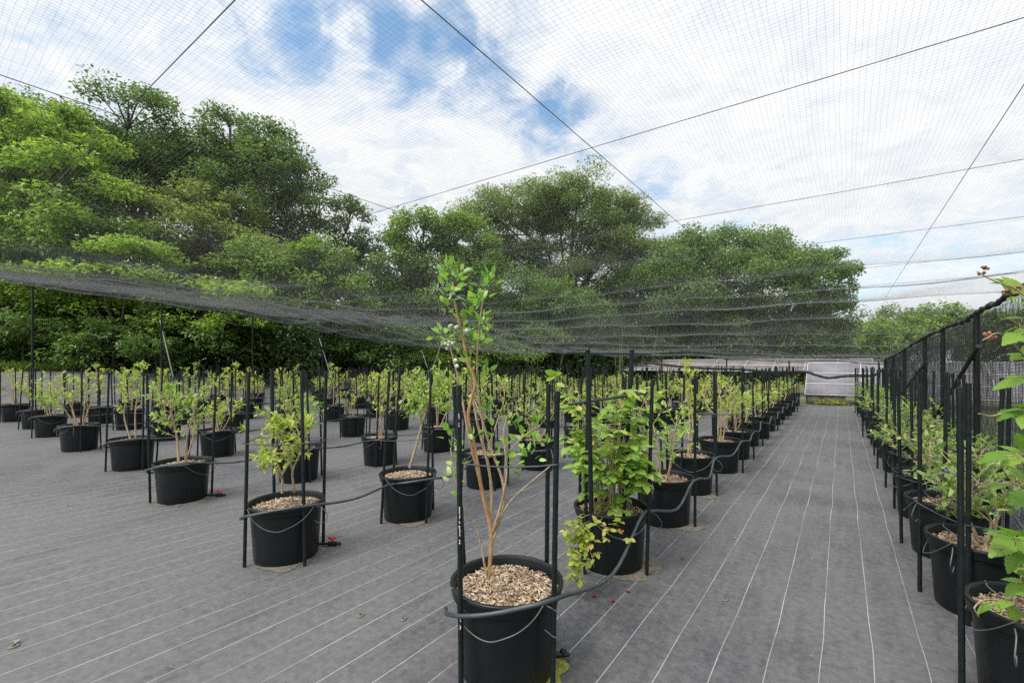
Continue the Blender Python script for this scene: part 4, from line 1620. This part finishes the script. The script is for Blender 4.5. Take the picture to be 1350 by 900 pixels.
tree(4, 'tall dark tree with ragged top between two other dark crowns', 28, 310, [(310, 182, 40, 28), (352, 200, 46, 32), (330, 215, 55, 36), (300, 222, 60, 42), (370, 235, 45, 42), (260, 250, 55, 40), (330, 280, 65, 45), (290, 310, 60, 40)], 'dark', .23, .13, 1.9, .42, group=WG)
tree(5, 'dark tree stepping down to the gap in the middle of the tree line', 29, 410, [(402, 246, 36, 34), (425, 282, 42, 36), (462, 300, 32, 34), (365, 300, 55, 42), (482, 330, 20, 34), (430, 330, 50, 36)], 'dark', .23, .13, 1.9, .42, group=WG)
tree(6, 'pale yellowish flowering tree among the dark trees at the left', 24, 250, [(240, 260, 40, 28), (288, 282, 42, 28), (205, 290, 45, 28), (270, 320, 60, 32), (220, 335, 60, 30), (320, 330, 45, 28)], 'pale', .24, .13, 2.7, .45, group=WG)
tree(7, 'bushy fresh green tree below the dark stepped tree', 23.5, 410, [(425, 345, 42, 28), (385, 362, 55, 30), (465, 362, 40, 30), (345, 352, 45, 28), (440, 395, 55, 30), (370, 402, 50, 24)], 'mid', .22, .12, 3.0, .45, group=WG)
tree(8, 'rounded fresh green tree left of the big spreading olive tree', 31, 560, [(560, 325, 42, 38), (605, 318, 38, 32), (530, 352, 42, 42), (598, 368, 55, 38), (636, 350, 32, 32), (520, 400, 48, 38), (575, 415, 55, 35)], 'mid', .25, .14, 3.0, .5, group=WG)
tree(9, 'big spreading olive green tree with fanned branches in the middle', 37, 745, [(645, 285, 42, 24), (700, 268, 50, 22), (760, 264, 52, 20), (818, 278, 42, 24), (690, 292, 55, 26), (765, 290, 60, 28), (842, 298, 34, 28), (735, 270, 70, 28), (640, 305, 34, 22), (805, 330, 45, 24), (850, 340, 30, 20), (700, 335, 50, 24), (760, 335, 55, 26), (820, 310, 50, 26), (660, 330, 45, 26), (780, 365, 60, 30), (840, 365, 40, 30), (720, 365, 60, 28)], 'olive', .22, .10, 2.4, .45, .045, group=WG)
tree(10, 'drooping deep green tree in front of the big olive tree', 30, 690, [(640, 378, 48, 28), (700, 385, 50, 28), (755, 408, 48, 28), (600, 410, 50, 30), (680, 425, 60, 30), (740, 440, 60, 25)], 'deep', .24, .12, 3.0, .5, group=WG)
tree(11, 'large rounded deep green tree right of the middle', 33, 990, [(905, 335, 42, 36), (960, 325, 50, 30), (1018, 330, 45, 34), (1058, 375, 50, 42), (990, 375, 65, 48), (920, 385, 60, 45), (1100, 415, 36, 40), (1080, 350, 30, 22), (1126, 362, 11, 18), (870, 385, 45, 45), (1010, 425, 70, 40), (1060, 440, 55, 35), (930, 435, 70, 36)], 'deep', .24, .14, 3.2, .5, group=WG)
tree(12, 'grey green tree filling the gap between olive tree and rounded tree', 36, 850, [(845, 380, 50, 36), (800, 405, 50, 35), (860, 425, 55, 35), (790, 445, 55, 25)], 'deep', .24, .13, 3.0, .5, group=WG)
SH = [(30, 18.6, 430, 50, 22, 'deep'), (120, 18.9, 440, 50, 24, 'deep'), (205, 19.2, 450, 42, 20, 'deep'), (285, 20.5, 425, 50, 28, 'deep'), (360, 21.5, 440, 48, 26, 'mid'),
      (430, 23, 430, 45, 28, 'deep'), (520, 25, 440, 50, 24, 'deep'), (610, 25.5, 450, 45, 18, 'mid'), (700, 26, 445, 50, 22, 'deep'), (-40, 18.5, 450, 60, 28, 'deep'), (80, 19.6, 395, 45, 16, 'mid'), (240, 21, 400, 45, 20, 'mid')]
for i, (px, Z, py, rx, ry, kd) in enumerate(sorted(SH)):
    gg = np.random.default_rng(800 + i)
    tree(900 + i, 'leafy shrub below the left net edge, %s from the left' % ORD[i], Z, px, [(px + gg.normal(0, 6), py, rx * .7, ry), (px - rx * .6, py + 10, rx * .55, ry * .8), (px + rx * .6, py + 6, rx * .5, ry * .75), (px + gg.normal(0, 10), py + 28, rx * .9, ry * .8)],
         kd, .2, .1, 1.7, .35, .05, 'shrubs below the net edge')
far = [(1155, 442, 26, 22, 55), (1183, 425, 30, 20, 62), (1222, 420, 30, 18, 66), (1262, 424, 30, 18, 66), (1305, 426, 34, 20, 62), (1350, 428, 34, 22, 60), (1395, 425, 34, 25, 60)]
for i, (px, py, rx, ry, Z) in enumerate(far):
    tree(20 + i, 'distant pale green tree beyond the net fence, %s from the left' % ORD[i], Z, px, [(px, py, rx, ry), (px - 14, py + 18, rx, ry), (px + 15, py + 22, rx, ry), (px, py + 38, rx * 1.2, ry)], 'mid', .5, .3, 2.6, .6, group='distant trees at the right')


def leaf_mass(name, label, cat, n, x0_, x1_, ytop, Z0, Z1, ll, lw, mat, seed, ybot=None):
    g_ = np.random.default_rng(seed)
    px = g_.uniform(x0_, x1_, n)
    Z = g_.uniform(Z0, Z1, n)
    topy = np.interp(px, ytop[0], ytop[1]) + 14 * np.sin(px * .045) + 9 * np.sin(px * .11 + 2) + 6 * np.sin(px * .23)
    X, zz_ = (px - CX) / F * Z, (CY - topy) / F * Z + H
    x = X * C - Z * S
    y = X * S + Z * C
    gz = bank(x, y)
    h = gz + (zz_ - gz) * g_.random(n) ** .8
    m_ = MB()
    bp = np.stack([x, y, h], 1)
    sz = g_.uniform(.6, 1.3, n)
    m_.leaves(bp, g_.normal(0, 1, (n, 3)) * np.array([1, 1, .6]), ll * sz, lw * sz, np.array([0, 0, 1.0]) + g_.normal(0, .6, (n, 3)), .2, .3, False)
    return tag(m_.build(name, mat), label, cat, kind='stuff')


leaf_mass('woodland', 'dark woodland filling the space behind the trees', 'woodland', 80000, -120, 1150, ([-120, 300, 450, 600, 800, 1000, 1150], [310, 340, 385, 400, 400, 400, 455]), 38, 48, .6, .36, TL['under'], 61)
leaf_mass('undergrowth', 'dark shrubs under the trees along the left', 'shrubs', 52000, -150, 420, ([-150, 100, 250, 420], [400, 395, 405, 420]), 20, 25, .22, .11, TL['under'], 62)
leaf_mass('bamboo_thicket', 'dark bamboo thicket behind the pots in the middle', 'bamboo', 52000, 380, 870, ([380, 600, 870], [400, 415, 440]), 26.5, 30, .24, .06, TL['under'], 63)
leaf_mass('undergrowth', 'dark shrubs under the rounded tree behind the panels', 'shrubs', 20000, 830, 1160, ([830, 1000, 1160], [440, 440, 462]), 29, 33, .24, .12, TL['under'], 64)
g = np.random.default_rng(65)
m_ = MB()
for k in range(38):
    px = g.uniform(320, 860)
    Z = g.uniform(25.5, 27)
    p = at(px, 490, Z)
    p[2] = float(bank(p[0], p[1]))
    q = p + np.array([g.normal(0, .25), g.normal(0, .25), g.uniform(2.2, 3.6)])
    m_.tube(smooth_path([p, (p + q) / 2 + g.normal(0, .05, 3), q], 3), np.linspace(.03, .015, 7), 5, False)
tag(m_.build('bamboo_stems', M['bamboo_stem'], smooth=True), 'pale thin bamboo stems standing in front of the dark thicket', 'bamboo', kind='stuff')
# grass strip on the bank at the left
n = 26000
L = g.uniform(-29, -25.2, n)
y = g.uniform(-2, 24, n)
m_ = MB()
m_.leaves(np.stack([L, y, bank(L, y) - .01], 1), g.normal(0, .35, (n, 3)) + np.array([0, 0, 1.0]), g.uniform(.15, .5, n), .03, None, .1, .3, False)
tag(m_.build('grass', M['grass']), 'bright grass strip along the top of the bank at left', 'grass', kind='stuff')
n = 26000
L = g.uniform(1.8, 16, n)
y = g.uniform(6, 17.5, n)
m_ = MB()
m_.leaves(np.stack([L, y, bank(L, y) - .01], 1), g.normal(0, .35, (n, 3)) + np.array([0, 0, 1.0]), g.uniform(.05, .16, n), .012, None, .1, .3, False)
tag(m_.build('grass', M['grass']), 'short grass growing behind the net fence', 'grass', kind='stuff')
